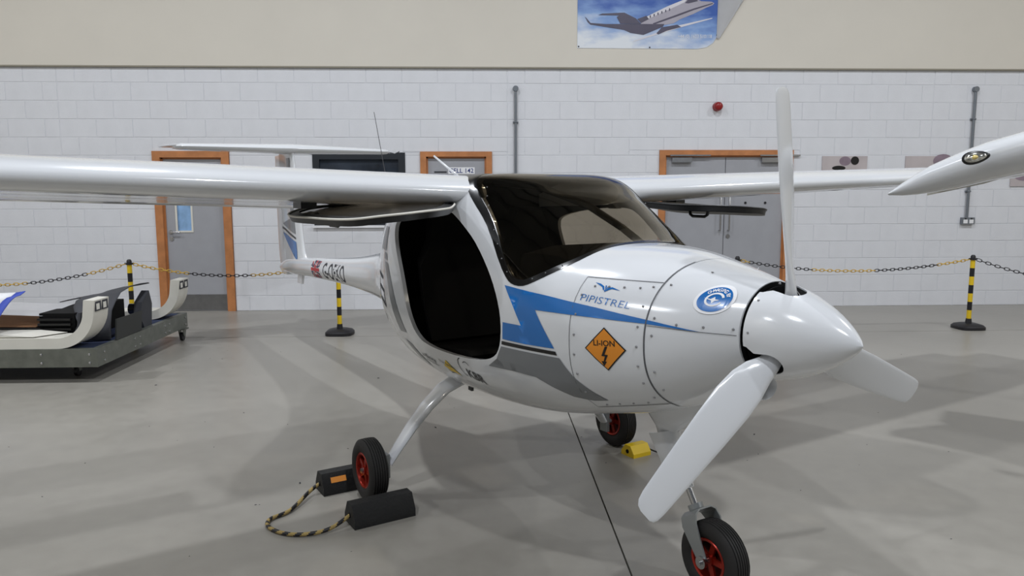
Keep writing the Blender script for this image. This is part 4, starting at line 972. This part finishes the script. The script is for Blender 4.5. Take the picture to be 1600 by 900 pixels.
# ------------------------------------------------------------------ wheel chocks
ROT = Matrix.Rotation(R(-60.7), 4, 'Z'); ORG = Vector((.113, 4.028, 0))
def A2W(x, y, z=0): return ORG + (ROT @ Vector((x, y, z)))
def chock(name, x, y, ln, w, h, m, label, stripe=False, cat='wheel chock', group=None):
    e = empty(name, A2W(x, y), R(-60.7)); tag(e, label, cat, group)
    bm = bmesh.new(); prof = [(-w / 2, 0), (w / 2, 0), (w / 2, h * .35), (w * .22, h), (-w * .22, h), (-w / 2, h * .35)]
    loft(bm, [[Vector((a, s * ln / 2, b)) for a, b in prof] for s in (-1, 1)]); bevel(bm, .006); obj('chock_body', bm, m, e, True, 35)
    bm = bmesh.new(); lathe(bm, [(-ln / 2 - .003, .012), (-ln / 2 + .002, .012)], 'y', 12, (0, 0, h * .45)); obj('rope_hole', bm, M_dark, e)
    if stripe:
        bm = bmesh.new(); obox(bm, (w * .362, -ln * .22, h * .675), (.001, 0, 0), (0, .040, 0), Vector((-w * .12, 0, h * .27)).normalized() * .014); obj('yellow_marking', bm, M_orange, e)
    return e
chock('wheel_chock', .235, -.825, .30, .135, .105, M_chock, 'black rubber chock lying in front of the near main wheel', group='black rubber chocks at the near wheel')
chock('wheel_chock', -.215, -.825, .30, .135, .105, M_chock, 'black rubber chock with yellow marking behind the near main wheel', True, group='black rubber chocks at the near wheel')
chock('wheel_chock', .20, .775, .13, .11, .065, M_yellow, 'small yellow chock at the far main wheel')
# rope joining the two black chocks
def bez(pts, n=12):
    out = []; P = [Vector(pts[0])] + [Vector(p) for p in pts] + [Vector(pts[-1])]
    for i in range(1, len(P) - 2):
        for k in range(n):
            t = k / n; a, b, c, d = P[i - 1], P[i], P[i + 1], P[i + 2]
            out.append(.5 * ((2 * b) + (c - a) * t + (2 * a - 5 * b + 4 * c - d) * t * t + (3 * b - a - 3 * c + d) * t ** 3))
    out.append(P[-2]); return out
rp = [A2W(-.215, -.97, .048), A2W(-.19, -1.03, .03), (-.93, 3.50, .012), (-1.0, 3.40, .011), (-.985, 3.32, .011), (-.90, 3.25, .011), (-.80, 3.235, .011), (-.70, 3.265, .02), A2W(.235, -.97, .048)]
pts = bez(rp, 14)
bm = bmesh.new(); rings = tube(bm, pts, .0095, 8)
bm.faces.ensure_lookup_table()
nf = 0
for i in range(len(pts) - 1):
    for k in range(8):
        bm.faces[nf].material_index = ((i + k) // 4) % 2; nf += 1
tag(obj('chock_rope', bm, [mat('rope_tan', '#a08a55', .9, var=.15, scale=40), M_blackpl], None, True), 'yellow and black rope joining the two black chocks', 'rope')
bm = bmesh.new(); tube(bm, bez([A2W(.20, .845, .03), A2W(.27, .90, .008), (1.08, 4.42, .006), (1.16, 4.36, .006)], 6), .005, 6)
tag(obj('thin_cord', bm, M_blackpl, None, True), 'thin dark cord trailing from the small yellow chock', 'cord')
# crumbs of dirt on the floor
bm = bmesh.new(); sp_ = [(-2.617, 5.989), (-.871, 6.137), (-.318, 4.791), (-.974, 3.867), (1.705, 4.556), (1.45, 4.5), (1.5, 4.1), (2.1, 4.0), (1.6, 4.2), (-1.9, 4.6), (-1.3, 4.9), (-2.2, 4.9)]
for i in range(45): sp_.append((random.uniform(-3, 4), random.uniform(3, 7.6)))
for i, (x, y) in enumerate(sp_):
    s = .012 if i < 5 else random.uniform(.003, .007)
    bmesh.ops.create_icosphere(bm, subdivisions=1, radius=s, matrix=Matrix.Translation((x, y, s * .18)) @ Matrix.Rotation(random.random() * 6, 4, 'Z') @ Matrix.Diagonal((1, .45, .22, 1)))
tag(obj('floor_crumbs', bm, M_charcoal), 'tiny dark crumbs of dirt scattered on the floor', 'dirt', kind='stuff')

# ------------------------------------------------------------------ loaded trolley at the left
TX0, TX1, TY0, TY1, TZ0, TZ1 = -5.6, -3.11, 6.09, 7.96, .13, .28
tr = tag(empty('platform_trolley', ((TX0 + TX1) / 2, (TY0 + TY1) / 2, 0)), 'low galvanised platform trolley with blue carpeted deck', 'trolley'); T0 = Vector(tr.location)
def tb_(name, x0, x1, y0, y1, z0, z1, m, parent, bev=0):
    bm = bmesh.new(); box(bm, x0 - T0.x, x1 - T0.x, y0 - T0.y, y1 - T0.y, z0, z1)
    if bev: bevel(bm, bev, 1)
    return obj(name, bm, m, parent)
fr = tb_('side_rail', TX0, TX1, TY0, TY0 + .05, TZ0, TZ1, M_galv, tr, .004); rr_ = tb_('side_rail', TX1 - .05, TX1, TY0 + .05, TY1 - .05, TZ0, TZ1, M_galv, tr, .004)
tb_('side_rail', TX0, TX1, TY1 - .05, TY1, TZ0, TZ1, M_galv, tr, .004); tb_('side_rail', TX0, TX0 + .05, TY0 + .05, TY1 - .05, TZ0, TZ1, M_galv, tr, .004)
tb_('deck', TX0 + .05, TX1 - .05, TY0 + .05, TY1 - .05, TZ1 - .03, TZ1 - .004, M_navy, tr)
for x in (-4.3, -3.95, -3.55, -3.17):
    for z in (.165, .235):
        bm = bmesh.new(); lathe(bm, [(-.008, .006), (-.006, .010), (0, .010)], 'y', 8, (x - T0.x, TY0 - T0.y, z)); obj('bolt', bm, M_chrome, fr)
for y in (6.2, 6.75, 6.85, 7.4, 7.5, 7.9):
    for z in (.165, .235):
        bm = bmesh.new(); lathe(bm, [(0, .010), (.006, .010), (.008, .006)], 'x', 8, (TX1 - T0.x, y - T0.y, z)); obj('bolt', bm, M_chrome, rr_)
for x, y in ((TX1 - .02, 7.86), (TX1 - .3, 6.35), (TX0 + .1, 6.25), (TX0 + .1, 7.85)):
    bm = bmesh.new(); c = Vector((x - T0.x, y - T0.y, 0)); box(bm, c.x - .05, c.x + .05, c.y - .05, c.y + .05, .118, .13)
    for sx in (-.022, .022): loft(bm, [[c + Vector((sx + a, b, z)) for a, b in ((-.003, -w), (.003, -w), (.003, w), (-.003, w))] for z, w in ((.118, .045), (.045, .018))])
    cs = obj('caster', bm, M_galv, tr); bm = bmesh.new(); lathe(bm, [(-.016, .03), (-.013, .044), (.013, .044), (.016, .03)], 'x', 20, c + Vector((0, 0, .044))); obj('caster_wheel', bm, M_blackpl, cs, True, 40)
def jrail(ex, y0, y1, label):
    e = tag(empty('curved_rail', (ex, (y0 + y1) / 2, TZ1)), label, 'curved rail', 'white curved box rails on the trolley'); th = .085; path = []
    Rr = .30; xo = .19 - Rr - .012
    path += [(-2.2, 0, 0), (-.9, 0, 0), (xo - .12, 0, 0)]
    for k in range(0, 13): a = R(7.2 * k); path.append((xo + Rr * math.sin(a), Rr - Rr * math.cos(a), a))
    path.append((xo + Rr + .012, Rr + .09, R(88)))
    rings = []
    for (x, z, a) in path:
        nx, nz = -math.sin(a), math.cos(a)
        rings.append([Vector((x, (y0 - y1) / 2, z)), Vector((x, (y1 - y0) / 2, z)), Vector((x + nx * th, (y1 - y0) / 2, z + nz * th)), Vector((x + nx * th, (y0 - y1) / 2, z + nz * th))])
    bm = bmesh.new(); loft(bm, rings); o = obj('rail_body', bm, M_cream, e, True, 30)
    w = y1 - y0; xr = xo + Rr + .008
    for k in (0, 1):
        a0 = -w / 2 + .02 + k * (w / 2 - .01); b0 = a0 + w / 2 - .03; bm = bmesh.new(); box(bm, xr - .004, xr + .004, a0, b0, Rr + .0, Rr + .078); so = obj('end_socket', bm, M_charcoal, o)
        bm = bmesh.new(); box(bm, xr + .002, xr + .006, a0 + .012, b0 - .03, Rr + .012, Rr + .060); obj('socket_tube', bm, M_cream, o)
    return e
jrail(-3.3, 6.10, 6.34, 'white curved rail nearest the front edge of the trolley'); jrail(-3.18, 7.50, 7.74, 'white curved rail at the back edge of the trolley')
e = tag(empty('slatted_rack', (-3.9, 6.8, TZ1)), 'black slatted metal rack lying between the white rails', 'rack')
for k in range(5):
    z = .015 + .042 * k; bm = bmesh.new(); box(bm, -.7 if k < 3 else .17, .44, -.42, -.395, z, z + .018); obj('slat', bm, M_frameblk, e)
bm = bmesh.new(); box(bm, -.7, .17, -.385, .5, 0, .115); obj('rack_body', bm, M_dark, e)
bm = bmesh.new(); box(bm, .17, .46, -.385, .5, 0, .24); bevel(bm, .01); obj('rack_tower', bm, M_dark, e, True, 35)
bm = bmesh.new(); loft(bm, [[Vector((x, -.43, z)), Vector((x, -.38, z)), Vector((x + .02, -.38, z)), Vector((x + .02, -.43, z))] for x, z in ((.40, 0), (.46, .06), (.50, .14), (.515, .25))]); obj('side_cheek', bm, M_charcoal, e, True, 35)
# draped charcoal mat
def mrow(p, q, n=10, wob=.0, ph=0): return [Vector(p).lerp(Vector(q), j / n) + Vector((0, 0, wob * math.sin(j * 1.1 + ph))) for j in range(n + 1)]
rows = [mrow((-4.02, 7.26, .50), (-3.20, 7.32, .675), wob=.004), mrow((-3.80, 7.15, .545), (-3.17, 7.22, .69), wob=.005, ph=.5), mrow((-3.62, 7.0, .585), (-3.165, 7.05, .70), wob=.006, ph=1), mrow((-3.58, 6.85, .60), (-3.18, 6.9, .695), wob=.006, ph=1.5),
        mrow((-3.56, 6.68, .585), (-3.19, 6.72, .66), wob=.005, ph=2), mrow((-3.50, 6.52, .555), (-3.17, 6.58, .60), wob=.005, ph=2.5), mrow((-3.42, 6.40, .48), (-3.17, 6.50, .53), wob=.004, ph=3), mrow((-3.38, 6.38, .38), (-3.165, 6.46, .42), wob=.003, ph=3.5), mrow((-3.35, 6.37, .292), (-3.16, 6.44, .292), wob=.001, ph=4)]
bm = bmesh.new(); loft(bm, rows, False, False); bmesh.ops.recalc_face_normals(bm, faces=bm.faces); bmesh.ops.solidify(bm, geom=bm.faces[:], thickness=.008)
tag(obj('rubber_mat', bm, M_charcoal, None, True), 'charcoal rubber mat draped over the black rack on the trolley', 'mat')
e = tag(empty('dark_plate', (-3.13, 6.66, TZ1)), 'dark rectangular plate standing on the right edge of the trolley', 'plate')
bm = bmesh.new(); loft(bm, [[Vector((.0 + .012 * k, -.22, .002 + .18 * k)), Vector((.0 + .012 * k, .26, .002 + .18 * k)), Vector((.012 + .012 * k, .26, .002 + .18 * k)), Vector((.012 + .012 * k, -.22, .002 + .18 * k))] for k in (0, 1)]); obj('plate_sheet', bm, mat('dark_plate_paint', '#2a2c2b', .5), e)
bm = bmesh.new(); box(bm, -.03, .0, -.05, .1, .0, .04); obj('plate_foot', bm, M_frameblk, e)
e = tag(empty('machine_block', (-3.2, 7.13, TZ1)), 'dark six-sided machine block behind the standing plate on the trolley', 'block')
bm = bmesh.new(); loft(bm, [[Vector((x, a, b)) for a, b in ((-.12, .10), (-.06, .0), (.10, .0), (.13, .20), (.08, .33), (-.08, .24))] for x in (-.03, .04)]); bevel(bm, .006); obj('block_body', bm, M_charcoal, e, True, 35)
bm = bmesh.new(); cyl(bm, (-.03, -.02, .17), (-.10, -.02, .17), .05, seg=16); obj('roller', bm, M_chrome, e, True, 40)
# boards and banner
def sheet_obj(name, pts, th, m, label, cat):
    bm = bmesh.new(); f = bm.faces.new([bm.verts.new(p) for p in pts]); bmesh.ops.solidify(bm, geom=[f], thickness=th); tag(obj(name, bm, m), label, cat)
sheet_obj('brown_board', [(-4.6, 6.37, .42), (-3.74, 6.37, .412), (-3.735, 6.86, .487), (-4.6, 6.86, .487)], .010, M_brown, 'brown hardboard sheet lying tilted under the white sheet on the trolley', 'board')
sheet_obj('laminated_sheet', [(-4.65, 6.42, .535), (-3.70, 6.40, .500), (-3.69, 6.88, .532), (-4.65, 6.88, .572)], .008, M_paper, 'white laminated sheet lying on top of the brown board', 'board')
sheet_obj('cream_board', [(-4.6, 6.12, .374), (-3.62, 6.12, .374), (-3.46, 6.335, .374), (-3.7, 6.36, .392), (-4.6, 6.36, .392)], .008, M_cream, 'cream board lying flat along the front rail of the trolley', 'board')
bn = tag(empty('folded_banner', (-4.13, 6.25, .42)), 'folded white banner with blue border hanging over the trolley at the left edge', 'banner')
bm = bmesh.new(); b2 = bmesh.new(); r1, r2 = [], []
for i in range(9):
    t = i / 8; z = .26 - .27 * t * t * 1.0 + (.03 if i == 0 else 0); y = .12 - .20 * math.sin(t * 1.4)
    xr = .33 - .16 * t
    r1.append([Vector((-.6 + (xr + .6 - .07) * j / 6, y + .012 * math.sin(j * 1.7 + i), z + .01 * math.sin(j + i * .7))) for j in range(7)])
    r2.append([Vector((xr - .07 + .075 * j / 2, y + .012 * math.sin(10.2 + i) - .01 * j * (j - 2), z + .01 * math.sin(6 + i * .7) + .006 * j)) for j in range(3)])
for b_, r_, nm, mm in ((bm, r1, 'banner_cloth', M_paper), (b2, r2, 'blue_border', M_bannerblue)):
    loft(b_, r_, False, False); bmesh.ops.recalc_face_normals(b_, faces=b_.faces); bmesh.ops.solidify(b_, geom=b_.faces[:], thickness=.006); obj(nm, b_, mm, bn, True)
